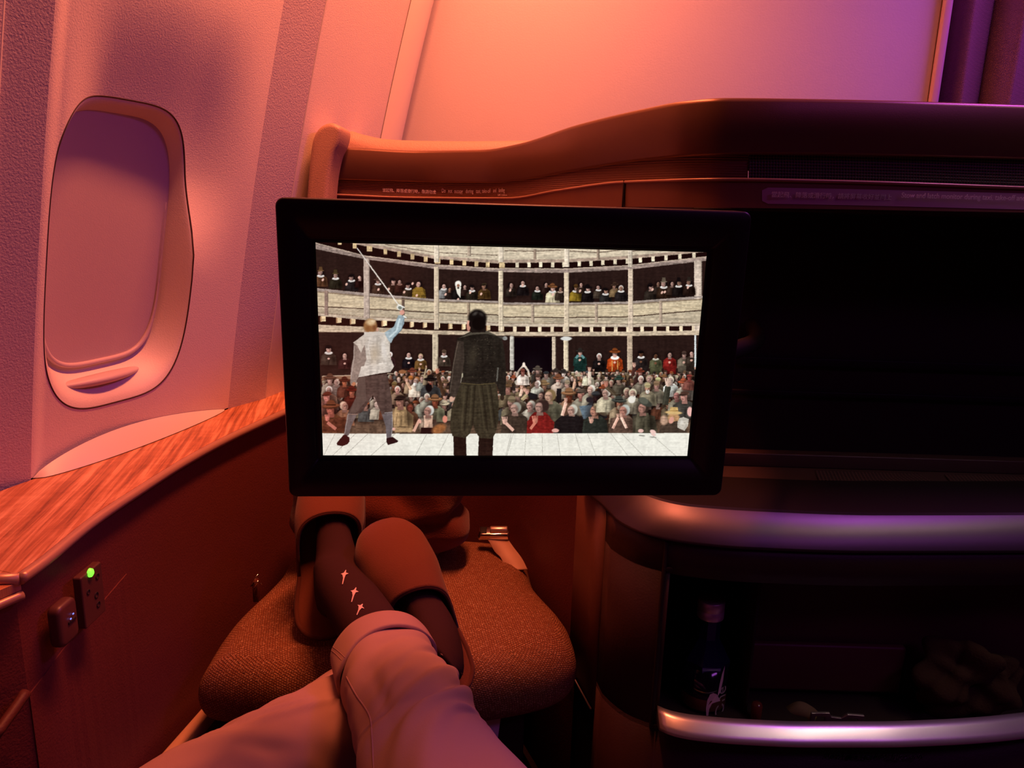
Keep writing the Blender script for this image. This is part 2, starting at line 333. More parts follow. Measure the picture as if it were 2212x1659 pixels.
    def post(g, x0, x1, y0, y1, col=(178, 160, 144)):
        a = [g(x0, y0), g(x1, y0), g(x1, y1), g(x0, y1)]; f.poly(a, col, 1, .5)
        f.poly([g(x0, y0), g(x0 + 6, y0), g(x0 + 6, y1), g(x0, y1)], np.array(col) * 1.15, .8); f.poly([g(x1 - 6, y0), g(x1, y0), g(x1, y1), g(x1 - 6, y1)], np.array(col) * .7, .8)
    post(A, 392, 436, 160, 600, (176, 158, 144)); post(A, 906, 941, 222, 680, (196, 176, 150)); post(A, 1377, 1411, 250, 690, (204, 186, 158))
    post(B, 433, 469, 265, 695, (206, 186, 158)); post(B, 902, 938, 240, 695, (206, 184, 160)); post(B, 1386, 1442, 180, 690, (200, 180, 162))
    for x in (120,): post(A, x - 14, x + 14, 392, 575, (140, 116, 104))
    post(A, 668, 690, 462, 560, (120, 98, 84)); post(A, 1147, 1168, 484, 570, (150, 128, 106))
    for x in (204, 670, 1140): post(B, x - 11, x + 11, 486 if x < 900 else 462, 632, (168, 146, 126))
    for x0, x1 in ((908, 944), (1378, 1414)): post(A, x0, x1, 60, 190, (206, 190, 168))
    post(A, 1150, 1176, 70, 145, (168, 148, 128))
    for x0, x1 in ((436, 472), (902, 934)): post(B, x0, x1, 95, 225, (208, 192, 170))
    for x in (222, 684): post(B, x - 10, x + 10, 95, 170, (150, 128, 110))
    # ground floor
    f.put(np.ones((1, 1), np.float32), 0, 0, (50, 34, 30))
    post(A, 893, 935, 716, 985, (196, 178, 150)); post(A, 1462, 1486, 728, 980, (160, 152, 142)); post(B, 36, 66, 735, 975, (184, 178, 166)); post(B, 343, 371, 735, 1000, (190, 172, 148)); post(B, 429, 463, 735, 1000, (206, 188, 158)); post(B, 893, 933, 730, 1010, (190, 166, 140))
    f.ell(*B(447, 748), 14, 5, (205, 204, 198)); f.ell(*B(0, 745), 6, 5, (150, 148, 144))
    f.poly([B(70, 740), B(340, 740), B(340, 1000), B(70, 1000)], (22, 15, 20)); f.ell(*B(200, 1000), 38, 50, (34, 26, 32), 0, .6, .8)
    f.poly([A(85, 1020), A(330, 1012), A(330, 1080), A(85, 1080)], (150, 110, 84), 1, .4); f.line([A(85, 1022), A(330, 1014)], 2, (188, 164, 138))
    f.line([A(560, 1004), A(1010, 988)], 2.5, (168, 148, 124))
    f.poly([B(462, 993), B(890, 1000), B(890, 1060), B(462, 1050)], (190, 168, 120), 1, .5); f.line([B(462, 996), B(885, 1002)], 3, (210, 196, 170))
    f.poly([B(935, 1015), B(1385, 1028), B(1385, 1100), B(935, 1100)], (182, 164, 136), 1, .5); f.line([B(935, 1012), B(1385, 1026)], 3.4, (176, 166, 150))
    # ---- people in the upper gallery
    H = f.head; blk = (28, 22, 22); W_ = (236, 230, 224); sk = (216, 168, 152)
    G1 = [(80, 262, 'tall', (96, 70, 44), (90, 60, 40), W_, 4.6), (188, 282, 'tall', (70, 58, 36), (44, 40, 30), W_, 4.4), (305, 298, 'cap', blk, (38, 34, 34), W_, 4.4), (365, 300, None, blk, (40, 22, 20), None, 3.2),
          (497, 325, 'wide', (84, 60, 50), (66, 46, 36), W_, 4.0), (606, 325, 'cap', blk, (54, 36, 28), None, 4.2), (655, 330, None, blk, (58, 34, 28), (150, 110, 96), 3.4), (718, 358, 'cap', blk, (60, 46, 34), W_, 4.2), (795, 348, None, blk, (128, 98, 38), None, 4.5),
          (978, 362, None, blk, (120, 118, 116), W_, 4.0), (1018, 385, None, blk, (44, 34, 30), None, 3.0), (1082, 360, None, blk, (30, 26, 24), None, 4.4), (1130, 365, None, blk, (46, 32, 28), None, 3.0), (1183, 375, 'cap', blk, (44, 38, 30), W_, 4.0), (1272, 362, 'cap', (60, 48, 34), (82, 58, 30), None, 4.2), (1468, 360, None, blk, (44, 36, 32), None, 3.6)]
    for x, y, hat, hc, body, col, r in G1:
        H(*A(x, y + 4), r * 1.42, sk if R_.rand() > .2 else (170, 120, 96), R_.choice([-1, 0, 1]), hat, hc, body, col, hair=blk)
    f.ell(*A(1082, 350), 8, 8.5, (232, 226, 214)); f.ell(*A(1082, 362), 3.6, 4.4, (150, 104, 80)); f.poly([A(1062, 370), A(1102, 370), A(1098, 450), A(1075, 420)], (222, 216, 200)); f.ell(*A(1082, 378), 2.6, 2.2, (50, 34, 26))
    f.poly([A(775, 372), A(820, 372), A(838, 430), A(765, 430)], (146, 112, 42), 1, .5)
    for x, y in ((95, 318), (268, 350), (360, 300), (750, 345), (688, 408), (500, 388), (575, 385), (780, 432), (990, 425), (1080, 462), (1170, 412), (1250, 422), (1465, 400)): f.ell(*A(x, y), 2.6, 3.6, (226, 178, 160), .5)
    G2 = [(45, 355, None, blk, (52, 42, 36), None, 3.6), (132, 340, None, blk, (34, 28, 28), W_, 4.0), (238, 378, None, blk, (34, 38, 30), W_, 3.8), (300, 350, None, blk, (46, 32, 28), None, 3.0), (348, 378, 'wide', (120, 74, 44), (196, 182, 148), W_, 4.6), (405, 385, None, blk, (56, 44, 36), (190, 160, 140), 3.6),
          (520, 375, 'knit', (88, 60, 30), (132, 106, 32), W_, 4.4), (556, 350, None, blk, (60, 44, 36), None, 3), (605, 382, 'wide', blk, (32, 26, 26), W_, 4.2), (685, 372, None, blk, (70, 58, 48), W_, 3.6), (736, 398, 'cap', blk, (44, 42, 40), W_, 4.2), (803, 362, 'wide', (70, 50, 40), (120, 96, 66), None, 3.6), (850, 378, 'coif', (216, 204, 192), (40, 34, 34), W_, 4.2),
          (1066, 368, 'knit', blk, (48, 40, 34), None, 4.4), (1122, 345, None, blk, (50, 40, 34), None, 3.4), (1163, 345, 'tall', (96, 84, 70), (52, 36, 26), W_, 4.8), (1222, 345, None, blk, (60, 44, 36), None, 3.6), (1272, 340, 'tall', blk, (32, 26, 24), W_, 4.4), (1348, 335, 'tall', (50, 42, 36), (44, 30, 24), W_, 4.2)]
    for x, y, hat, hc, body, col, r in G2:
        H(*B(x, y + 4), r * 1.42, sk if R_.rand() > .2 else (176, 130, 108), R_.choice([-1, 0, 1]), hat, hc, body, col, hair=blk)
    for x, y in ((40, 395), (130, 360), (550, 400), (352, 425), (1080, 390), (1150, 412), (1170, 408), (1340, 375)): f.ell(*B(x, y), 2.6, 3.8, (222, 176, 158), .5)
    f.band(r1, q1, (196, 178, 146), -.35); f.band(ms, q1, (182, 166, 140), -.4); f.line(ms, 2.0, (66, 42, 32)); f.band(up(q1, -6), q1, (190, 172, 150), -.4); f.line(up(q1, -6.5), .8, (112, 84, 66))
    f.line(up(ms, -9), .5, (150, 124, 92), .6); f.line(up(ms, 7), .5, (140, 116, 90), .6); f.band(r1, up(r1, 2.5), (110, 88, 70), .2, .7)
    for i_ in range(70):
        x_ = f.rs.uniform(690, 1510); y_ = interp(r1, x_) + f.rs.uniform(5, 45); f.ell(x_, y_, f.rs.uniform(6, 26), f.rs.uniform(.5, 1.6), (150, 126, 96) if f.rs.rand() < .6 else (222, 208, 180), .03, .5, .8)
    for x in (120,): post(A, x - 14, x + 14, 392, 575, (140, 116, 104))
    post(A, 668, 690, 462, 590, (120, 98, 84)); post(A, 1147, 1168, 484, 590, (150, 128, 106))
    for x in (204, 670, 1140): post(B, x - 11, x + 11, 486 if x < 900 else 462, 632, (168, 146, 126))
    f.band(r0, up(r0, 3.5), (160, 144, 134), .4)
    post(A, 392, 436, 300, 600, (176, 158, 144)); post(A, 906, 941, 380, 680, (196, 176, 150)); post(A, 1377, 1411, 380, 690, (204, 186, 158)); post(B, 433, 469, 380, 695, (206, 186, 158)); post(B, 902, 938, 340, 695, (206, 184, 160))
    # ---- people in the ground-floor boxes
    for x, y, hat, hc, body, col, r, lk in ((135, 825, 'cap', blk, (66, 54, 46), W_, 6.2, 0), (252, 872, None, blk, (62, 36, 34), None, 5.2, 0), (580, 865, 'coif', W_, (70, 44, 46), None, 4.6, -1), (718, 868, None, blk, (26, 24, 28), W_, 5.2, 0), (806, 880, 'coif', (190, 160, 120), (104, 74, 38), W_, 5, 0), (977, 855, 'knit', (90, 70, 56), (72, 60, 50), W_, 5.2, 0)):
        H(*A(x, y), r * 1.18, sk, lk, hat, hc, body, col, hair=blk); f.ell(A(x, 0)[0], A(0, y + 3.2 * r * 3.4)[1], 3, 2.4, sk)
    for x, y, hat, hc, body, col, r, c2 in ((548, 852, 'wide', (50, 44, 40), (34, 62, 56), None, 5.4, (92, 140, 140)), (688, 880, 'coif', (240, 236, 226), (32, 27, 27), None, 5.4, None), (803, 860, 'wide', (130, 66, 30), (170, 62, 22), (240, 234, 222), 6.4, None), (995, 862, 'cap', blk, (48, 40, 38), W_, 5.8, None), (1102, 878, None, blk, (84, 84, 58), (220, 214, 196), 5.2, None), (1205, 870, None, (40, 26, 20), (132, 34, 30), None, 5.4, None), (1310, 868, 'knit', (80, 60, 52), (112, 100, 84), None, 5.6, None), (1365, 860, None, blk, (60, 48, 40), None, 5, None)):
        H(*B(x, y), r * 1.12, (130, 84, 60) if x in (995, 1102) else sk, 0, hat, hc, body, col, hair=blk, sh=1.05)
        bx, by = B(x, y); f.poly([(bx - 2.3 * r, by + 4.4 * r), (bx + 2.3 * r, by + 4.4 * r), (bx + 2.5 * r, by + 7.5 * r), (bx - 2.5 * r, by + 7.5 * r)], np.array(body) * .85, 1, .6)
        f.ell(bx - .5, by + 2.9 * r, 3.2, 2.8, (214, 164, 144) if x not in (995, 1102) else (120, 78, 56))
        if c2: f.line([(bx - 9, by + 12), (bx - 4, by + 5)], 5, c2); f.line([(bx + 9, by + 12), (bx + 3, by + 5)], 5, c2)
    bx, by = B(803, 860); f.ell(bx, by + 8.5, 10.5, 5, (242, 236, 226)); f.ell(bx, by + 5, 5, 3.5, (206, 150, 130))
    for d in (-6, 6): f.line([(bx + d, by + 15), (bx + d, by + 38)], 1.2, (216, 170, 90)); f.ell(bx + d * 1.6, by + 22, 2.2, 5, (220, 110, 40), 0, .6)
    f.line([B(462, 996), B(885, 1002)], 3, (210, 196, 170)); f.line([B(935, 1012), B(1385, 1026)], 3.4, (176, 166, 150))
    post(B, 893, 933, 900, 1010, (190, 166, 140)); post(B, 1386, 1400, 725, 1020, (206, 214, 214))
    # ---- the crowd: a wall of heads, row behind row
    f.poly([A(85, 1090), A(640, 1010), A(1020, 1000), B(0, 985), B(460, 1015), B(900, 1040), B(1400, 1060), B(1400, 1445), A(85, 1440)], (96, 74, 58), 1, .8)
    skins = [(226, 182, 164), (216, 160, 138), (232, 196, 180), (190, 132, 106), (206, 150, 130)]
    hcs = [(72, 52, 40), (48, 40, 40), (140, 96, 60), (112, 84, 60), (188, 170, 140), (60, 52, 46), (150, 74, 44)]
    bods = [(88, 74, 56), (60, 50, 42), (136, 122, 98), (44, 38, 36), (104, 84, 62), (74, 76, 74), (170, 158, 138), (96, 56, 40)]
    def rnd(x, y, r):
        t = R_.rand(); hat = 'wide' if t < .24 else 'cap' if t < .4 else 'knit' if t < .54 else 'coif' if t < .8 else None
        hc = hcs[R_.randint(len(hcs))] if hat != 'coif' else [(206, 198, 180), (168, 160, 140), (222, 214, 200)][R_.randint(3)]
        bd = None if R_.rand() < .78 or hat == 'coif' else [(210, 200, 186), (70, 46, 34), (120, 80, 50)][R_.randint(3)]
        H(x, y, r, skins[R_.randint(5)], [-1, -1, 0, 1][R_.randint(4)], hat, hc, bods[R_.randint(8)], None, hair=[(70, 48, 34), (110, 78, 48), (40, 30, 26)][R_.randint(3)], beard=bd)
        if R_.rand() < .16:
            f.arm(x + 2.4 * r, y + 2 * r, x + (2.2 + R_.rand()) * r, y - (1 + R_.rand()) * r, r * .95, bods[R_.randint(8)])
    rows = [(806, 4.0, 13), (816, 4.6, 14), (829, 5.2, 15.5), (843, 5.9, 17.5), (858, 6.4, 19), (874, 7.0, 21)]
    for k, (yy, r, st) in enumerate(rows):
        x = 697 + (k % 2) * st * .5
        while x < 1502:
            # the crowd stands lower at the far left, behind the swordsman
            y = yy + R_.uniform(-2.5, 2.5) + (8 if x < 830 and k < 2 else 0)
            if not (x < 850 and k < 1): rnd(x + R_.uniform(-2.5, 2.5), y, r * R_.uniform(.92, 1.08))
            x += st
    # ---- the ones leaning on the stage edge, and others that stand out
    P3 = lambda x, y: (680 + x / 7.54, 740 + y / 7.54)
    P4 = lambda x, y: (1080 + x / 8.73, 760 + y / 8.73)
    P5 = lambda x, y: (1290 + x / 8.732, 760 + y / 8.732)
    H(*P3(245, 600), 8, sk, 0, 'wide', (96, 62, 48), (176, 160, 140)); H(*P3(350, 640), 6.4, sk, -1, 'coif', (220, 190, 170), (150, 130, 120)); H(*P3(480, 640), 7.2, (198, 108, 74), 0, 'wide', (84, 40, 28), (90, 50, 38))
    H(*P3(230, 770), 8, sk, 0, 'coif', (226, 214, 204), (150, 110, 90)); H(*P3(600, 800), 8, (206, 112, 84), 0, 'wide', (92, 34, 24), (86, 34, 26)); H(*P3(200, 880), 9.5, (222, 134, 120), -1, 'cap', (98, 44, 32), (110, 70, 60))
    H(*P3(480, 1030), 9, (214, 150, 130), 1, 'coif', (222, 180, 154), (150, 100, 74)); H(*P3(260, 1080), 11.5, (208, 112, 92), -1, 'wide', (112, 62, 40), (104, 62, 40), sh=1.15); f.poly([P3(130, 1250), P3(500, 1200), P3(520, 1440), P3(130, 1440)], (92, 50, 34), 1, .8); f.hand(*P3(200, 1230), 6, (214, 120, 104)); f.line([P3(200, 1290), P3(340, 1400)], 7, (190, 110, 92))
    H(*P3(1580, 490), 6.5, (220, 150, 130), 0, 'wide', (120, 60, 44), (140, 100, 70)); H(*P3(1560, 600), 6.5, sk, 0, 'knit', (190, 110, 50), (150, 124, 96)); H(*P3(1650, 620), 7.6, (224, 176, 156), -1, None, blk, (210, 190, 168), hair=(190, 120, 70), beard=(240, 234, 226)); H(*P3(1740, 590), 5.6, (226, 180, 164), 0, None, blk, (130, 130, 120), hair=(120, 90, 70))
    H(*P3(1855, 480), 5.8, (180, 116, 80), 0, 'coif', (206, 198, 176), (160, 140, 110)); H(*P3(1880, 630), 8.5, (196, 136, 112), 0, 'wide', (34, 28, 26), (62, 62, 62), sh=1.15); f.ell(*P3(1850, 730), 8, 11, (26, 20, 20)); f.ell(*P3(1878, 668), 3, 1.5, (150, 60, 50))
    H(*P3(1290, 700), 7, (176, 106, 76), 0, 'knit', (124, 100, 60), (110, 86, 60)); H(*P3(1340, 760), 7, (230, 160, 144), 0, 'coif', (226, 214, 196), (150, 120, 96))
    H(*P3(1740, 940), 7.5, (206, 162, 140), 0, 'coif', (208, 200, 182), (150, 150, 132)); H(*P3(1820, 880), 7, (214, 170, 150), 0, 'coif', (216, 206, 186), (140, 136, 120)); H(*P3(1950, 960), 9.5, (176, 88, 60), 0, 'wide', (136, 92, 60), (120, 116, 90)); H(*P3(1540, 1060), 8, (196, 92, 72), 0, None, blk, (130, 84, 60), hair=(110, 60, 40))
    x, y = P3(1390, 960); f.poly([(x - 16, y + 16), (x + 10, y + 15), (x + 28, y + 30), (x + 26, y + 64), (x - 12, y + 66), (x - 20, y + 40)], (164, 132, 92), 1, .5); H(x, y, 11.5, (206, 142, 120), -1, 'cap', (44, 32, 28), (164, 132, 92), sh=.55)
    f.line([P3(1270, 1400), P3(1560, 1420)], 9, (172, 138, 98), 1, .4); f.ell(*P3(1270, 1400), 5, 3.4, (216, 160, 144)); f.line([P3(1340, 1140), P3(1310, 1340)], .8, (92, 66, 44))
    x, y = P3(1840, 1110); f.poly([(x - 14, y + 20), (x + 16, y + 18), (x + 24, y + 50), (x - 18, y + 50)], (90, 54, 44), 1, .5); f.poly([(x - 9, y + 16), (x + 10, y + 16), (x + 8, y + 36), (x - 8, y + 36)], (214, 172, 150)); H(x, y, 10.5, (222, 158, 138), -1, 'coif', (208, 206, 198), (200, 160, 136), sh=.4); f.poly([(x - 16, y + 36), (x + 16, y + 36), (x + 14, y + 50), (x - 16, y + 50)], (48, 26, 24))
    f.line([P3(1690, 1260), P3(1600, 1440)], 6, (214, 160, 136)); f.ell(*P3(1700, 1270), 3.4, 6, (222, 160, 140), -.4); f.ell(*P3(2010, 1400), 20, 12, (156, 96, 54), -.4, 1, .4, .5); f.ell(*P3(2110, 1240), 6, 9, (216, 130, 108))
    f.ell(*P3(1420, 1000 - 530), 9, 5, (150, 96, 60)); f.arm(*P3(1560, 760), *P3(1490, 640), 6, (190, 150, 120)); f.arm(*P3(2090, 860), *P3(1990, 500), 8, (70, 48, 34), (206, 130, 104)); f.arm(*P3(1770, 560), *P3(1810, 400), 3, (160, 140, 110))
    # right of the dark-clad man
    H(*P4(700, 350), 6.2, sk, 0, 'wide', (90, 78, 68), (60, 56, 50)); H(*P4(860, 430), 6.4, sk, 0, 'cap', (54, 56, 58), (150, 140, 124)); H(*P4(715, 490), 6.8, (226, 170, 152), -1, 'cap', (84, 60, 50), (110, 84, 62)); H(*P4(1050, 390), 5.6, sk, 0, 'wide', (64, 52, 46), (80, 74, 66)); H(*P4(1190, 410), 6, (238, 214, 200), 0, 'wide', (62, 54, 50), (190, 180, 166))
    f.line([P4(300, 470), P4(340, 360), P4(432, 250)], 4, (206, 184, 166)); f.line([P4(545, 470), P4(520, 350), P4(448, 250)], 4.4, (214, 196, 178)); f.ell(*P4(440, 240), 3.6, 6, (240, 216, 198)); H(*P4(420, 380), 6, (176, 110, 96), 0, 'knit', (120, 62, 50), (226, 206, 190))
    H(*P4(1090, 530), 7.6, (222, 160, 142), 0, 'wide', (124, 76, 52), (190, 166, 148), beard=(220, 196, 176)); H(*P4(820, 640), 7.6, (196, 140, 110), 0, 'wide', (134, 104, 70), (96, 84, 66)); H(*P4(1260, 610), 7, (216, 164, 144), -1, 'knit', (150, 130, 104), (156, 140, 120)); H(*P4(690, 600), 6.4, (230, 190, 176), -1, 'coif', (224, 216, 204), (180, 176, 160))
    H(*P4(140, 690), 8.8, (206, 140, 122), -1, 'cap', (106, 78, 52), (112, 96, 72)); H(*P4(1650, 410), 5.5, (222, 178, 160), 0, 'cap', (80, 80, 84), (200, 190, 160)); f.arm(*P4(1680, 620), *P4(1680, 370), 7, (206, 184, 164)); f.arm(*P4(1370, 700), *P4(1400, 560), 5, (210, 160, 130))
    f.poly([P4(480, 740), P4(700, 800), P4(690, 900), P4(560, 900)], (40, 36, 38)); f.poly([P4(1060, 690), P4(1150, 690), P4(1150, 950), P4(1050, 950)], (36, 32, 34))
    H(*P4(770, 830), 7.4, (216, 166, 146), -1, 'coif', (70, 52, 48), (120, 108, 90)); H(*P4(1290, 830), 10, (130, 66, 44), 0, 'wide', (140, 96, 64), (150, 110, 84)); H(*P4(1530, 800), 10, (214, 142, 124), -1, 'cap', (96, 80, 68), (150, 140, 120)); H(*P4(1700, 710), 8.6, (222, 176, 156), -1, 'coif', (226, 220, 204), (150, 140, 120))
    H(*P4(1800, 850), 10, (60, 40, 40), 0, 'cap', (62, 62, 64), (50, 50, 56)); f.ell(*P4(1680, 900), 9, 7, (50, 40, 44)); H(*P4(330, 850), 8, (206, 160, 140), -1, 'knit', (132, 112, 84), (120, 108, 86)); f.arm(*P4(400, 900), *P4(500, 800), 8, (160, 140, 104), (220, 160, 140)); f.arm(*P4(370, 830), *P4(400, 700), 6, (220, 176, 152))
    H(*P4(210, 950), 10.5, (220, 164, 146), -1, 'knit', (134, 116, 88), (120, 108, 84)); H(*P4(560, 1010), 9.5, (222, 166, 150), -1, 'coif', (206, 198, 182), (180, 170, 152)); H(*P4(920, 830), 12, (214, 166, 138), -1, None, blk, (106, 100, 80), hair=(128, 104, 68), sh=1.1)
    H(*P4(270, 1060), 11.5, (224, 172, 152), -1, 'coif', (152, 148, 134), (70, 58, 48), sh=1.1); f.poly([P4(20, 1220), P4(120, 1180), P4(480, 1260), P4(500, 1530), P4(40, 1530)], (70, 56, 46), 1, .6); f.hand(*P4(80, 1310), 7, (220, 170, 150)); f.line([P4(100, 1340), P4(240, 1480)], 7, (216, 168, 148))
    H(*P4(740, 1040), 12, (222, 168, 150), -1, None, blk, (128, 34, 30), hair=(62, 42, 38), sh=.9); f.ell(*P4(850, 1010), 8, 13, (60, 42, 38)); f.poly([P4(500, 1300), P4(640, 1200), P4(900, 1210), P4(1010, 1320), P4(990, 1530), P4(490, 1530)], (130, 34, 30), 1, .6); f.hand(*P4(650, 1300), 7.5, (214, 130, 106)); f.line([P4(560, 1450), P4(650, 1330)], 6, (206, 120, 98))
    H(*P4(1340, 1100), 11, (218, 166, 146), -1, 'coif', (196, 194, 178), (42, 38, 36), sh=1.1); f.poly([P4(1030, 1300), P4(1150, 1200), P4(1550, 1230), P4(1560, 1530), P4(1000, 1530)], (38, 32, 32), 1, .5); f.arm(*P4(1160, 1200), *P4(1230, 950), 7, (214, 166, 146)); f.ell(*P4(1030, 1480), 9, 5, (220, 160, 146))
    f.poly([P4(1480, 1020), P4(1720, 1000), P4(1720, 1270), P4(1560, 1270)], (96, 112, 124), 1, .5)
    x, y = P4(1780, 1110); H(x, y, 12, (206, 142, 116), -1, None, blk, (52, 56, 48), hair=(70, 50, 40)); f.ell(x + 14, y - 4, 22, 8, (206, 190, 152), .6); f.ell(x + 11, y + 0, 20, 7, (120, 100, 76), .62, .8); f.ell(x + 17, y - 9, 11, 7, (222, 208, 172), .6); f.poly([(x - 22, y + 24), (x - 4, y + 16), (x + 24, y + 20), (x + 26, y + 50), (x - 24, y + 50)], (48, 50, 44), 1, .5); f.hand(x - 8, y + 22, 6, (214, 158, 136))
    # far right
    H(*P5(800, 400), 6, (196, 130, 116), 0, 'wide', (120, 56, 40), (66, 40, 36)); f.arm(*P5(660, 460), *P5(690, 290), 7, (74, 44, 38)); H(*P5(400, 540), 6.5, (190, 150, 128), -1, 'wide', (52, 70, 60), (90, 80, 66)); H(*P5(815, 520), 7, (220, 176, 158), 0, 'coif', (226, 220, 206), (120, 110, 94)); H(*P5(970, 510), 7.4, (224, 176, 158), 0, None, blk, (150, 140, 120), hair=(170, 150, 120)); H(*P5(1140, 560), 7, (214, 160, 140), 0, 'knit', (196, 190, 130), (140, 124, 100)); H(*P5(1380, 540), 7.6, (232, 200, 186), 0, 'coif', (232, 222, 190), (210, 210, 200)); H(*P5(1620, 610), 7.6, (214, 150, 130), 0, 'wide', (176, 84, 54), (190, 180, 160)); H(*P5(1740, 620), 7.4, (214, 170, 150), 0, 'coif', (180, 184, 186), (120, 110, 100)); H(*P5(1730, 490), 6, (170, 80, 70), 0, 'cap', (140, 60, 52), (120, 70, 60))
    H(*P5(150, 780), 9, (220, 170, 150), -1, 'coif', (200, 190, 174), (180, 168, 140)); f.arm(*P5(330, 800), *P5(160, 660), 9, (84, 70, 54), (190, 120, 100)); H(*P5(1110, 640), 8.2, (216, 156, 140), 0, 'knit', (140, 110, 82), (120, 110, 92)); H(*P5(940, 680), 8.4, (196, 140, 112), 0, 'knit', (176, 160, 116), (136, 124, 100), beard=(214, 206, 194)); H(*P5(550, 760), 8.4, (222, 170, 148), 0, 'coif', (190, 180, 150), (140, 130, 112)); H(*P5(660, 790), 9.6, (222, 176, 154), 0, 'coif', (212, 204, 170), (150, 140, 118), beard=(226, 220, 208)); f.ell(*P5(640, 900), 9, 9, (222, 216, 204))
    H(*P5(1500, 830), 9, (214, 140, 130), -1, 'coif', (210, 204, 176), (130, 120, 100)); H(*P5(1640, 850), 10, (222, 156, 140), -1, 'cap', (84, 58, 48), (70, 66, 60), sh=1.2); f.arm(*P5(1270, 1000), *P5(1330, 650), 13, (60, 58, 48), (216, 180, 160))
    H(*P5(400, 970), 9.5, (196, 124, 96), 1, 'wide', (66, 68, 62), (150, 128, 100), beard=(200, 176, 148)); H(*P5(490, 1110), 11.5, (208, 140, 120), -1, 'coif', (180, 184, 176), (124, 96, 80), sh=.9); f.poly([P5(240, 1250), P5(400, 1230), P5(600, 1250), P5(740, 1400), P5(700, 1530), P5(200, 1530)], (96, 72, 60), 1, .7); f.arm(*P5(280, 1440), *P5(380, 1240), 6, (214, 160, 140)); f.arm(*P5(540, 1440), *P5(440, 1230), 6, (222, 176, 156))
    x, y = P5(850, 1060); f.poly([(x - 22, y + 18), (x, y + 10), (x + 26, y + 18), (x + 32, y + 54), (x - 22, y + 56)], (84, 78, 62), 1, .6); H(x, y, 11.5, (206, 146, 128), -1, None, blk, (84, 78, 62), hair=(60, 48, 40), sh=.6); f.ell(x + 5, y - 12, 19, 8, (66, 66, 58), .45); f.ell(x + 2, y - 16, 12, 8, (92, 92, 80), .4); f.ell(*P5(810, 1490), 7, 4.5, (222, 176, 164)); f.ell(*P5(1040, 1510), 8, 5, (226, 186, 176), .4)
    x, y = P5(1430, 1130); f.ell(x, y + 14, 15, 15, (176, 132, 90), .3, 1, .3, .6); f.ell(x, y + 2, 21, 4.5, (206, 170, 110), .06); f.poly([(x - 8, y), (x - 7, y - 10), (x + 9, y - 10), (x + 10, y)], (212, 172, 104), 1, .4); f.line([(x - 8, y - 2), (x + 10, y - 2)], 1.4, (150, 110, 60)); f.poly([P5(1180, 1390), P5(1500, 1300), P5(1700, 1530), P5(1150, 1530)], (74, 60, 50), 1, .5); f.poly([P5(1540, 1250), P5(1620, 1230), P5(1720, 1270), P5(1700, 1400), P5(1640, 1490), P5(1500, 1430), P5(1500, 1340)], (188, 180, 166), 1, .5); f.ell(*P5(1580, 1330), 5, 9, (214, 208, 196), .4, .8, .8); f.ell(*P5(1390, 1290), 6, 9, (214, 150, 130), .4); f.ell(*P5(1250, 1290), 10, 13, (176, 140, 116), 0, 1, .4, .5); f.ell(*P5(1740, 1130), 7, 12, (226, 170, 160))
    # ---- stage boards
    st0 = [A(85, 1437), A(700, 1442), A(1400, 1446), B(0, 1440), B(1400, 1440)]
    f.poly([A(85, 1437), A(700, 1442), B(0, 1441), B(1420, 1441), B(1420, 1640), A(85, 1640)], (222, 219, 206), 1, -.07)
    f.line([A(95, 1437), A(520, 1440)], 1.2, (120, 90, 76), .6)
    for x0, x1 in ((180, 90), (330, 150), (420, 240), (620, 430), (850, 760), (1010, 925), (1480, 1430)): f.line([A(x0, 1440), A(x1, 1610)], .8, (150, 146, 136))
    for x0, x1 in ((45, 0), (152, 138), (268, 272), (378, 402), (510, 560), (600, 665), (770, 900), (850, 1010), (1060, 1250)): f.line([B(x0, 1442), B(x1, 1610)], .8, (160, 156, 144))
    for x, y in ((1060, 980 - 30), (0, 0)): pass
    f.ell(*P5(830, 1580), 8, 1.6, (120, 118, 110), .1, .7); f.ell(*P5(1040, 1610), 9, 1.6, (120, 118, 110), .1, .7); f.ell(*P5(1050, 1560), 6, 3.6, (222, 186, 176), .4)
    # ---- the swordsman, seen from behind
    Q = lambda l: [A(*q) for q in l]
    f.poly(Q([(272, 1290), (330, 1180), (345, 1100), (340, 1030), (560, 1005), (580, 1100), (595, 1190), (598, 1300), (560, 1300), (520, 1300), (470, 1180), (455, 1160), (430, 1200), (380, 1280), (340, 1300)]), (84, 66, 60), 1, .5)
    f.poly(Q([(345, 1040), (400, 1020), (410, 1200), (330, 1290), (285, 1290), (330, 1180)]), (104, 86, 78), .7)
    f.poly(Q([(272, 1290), (342, 1298), (300, 1380), (280, 1450), (242, 1470), (252, 1390)]), (110, 96, 94), 1, .3); f.line(Q([(275, 1300), (246, 1460)]), 1.2, (170, 156, 150), .8)
    f.poly(Q([(520, 1300), (598, 1290), (600, 1400), (590, 1475), (556, 1475), (548, 1390)]), (104, 96, 98), 1, .3); f.line(Q([(596, 1300), (598, 1400), (588, 1470)]), 1.2, (176, 170, 168), .8)
    f.line(Q([(272, 1298), (345, 1300)]), 1.4, (150, 120, 104)); f.line(Q([(540, 1290), (598, 1285)]), 2, (140, 134, 134))
    f.poly(Q([(190, 1510), (215, 1480), (240, 1450), (262, 1450), (284, 1470), (284, 1500), (265, 1520), (230, 1532), (195, 1524)]), (66, 28, 26)); f.poly(Q([(553, 1475), (600, 1465), (640, 1495), (630, 1506), (565, 1524), (553, 1500)]), (52, 28, 28))
    f.poly(Q([(315, 775), (400, 712), (480, 700), (560, 705), (585, 745), (582, 850), (590, 900), (612, 950), (585, 990), (480, 1005), (350, 1030), (372, 960), (385, 880), (375, 810)]), (188, 180, 168), 1, .35)
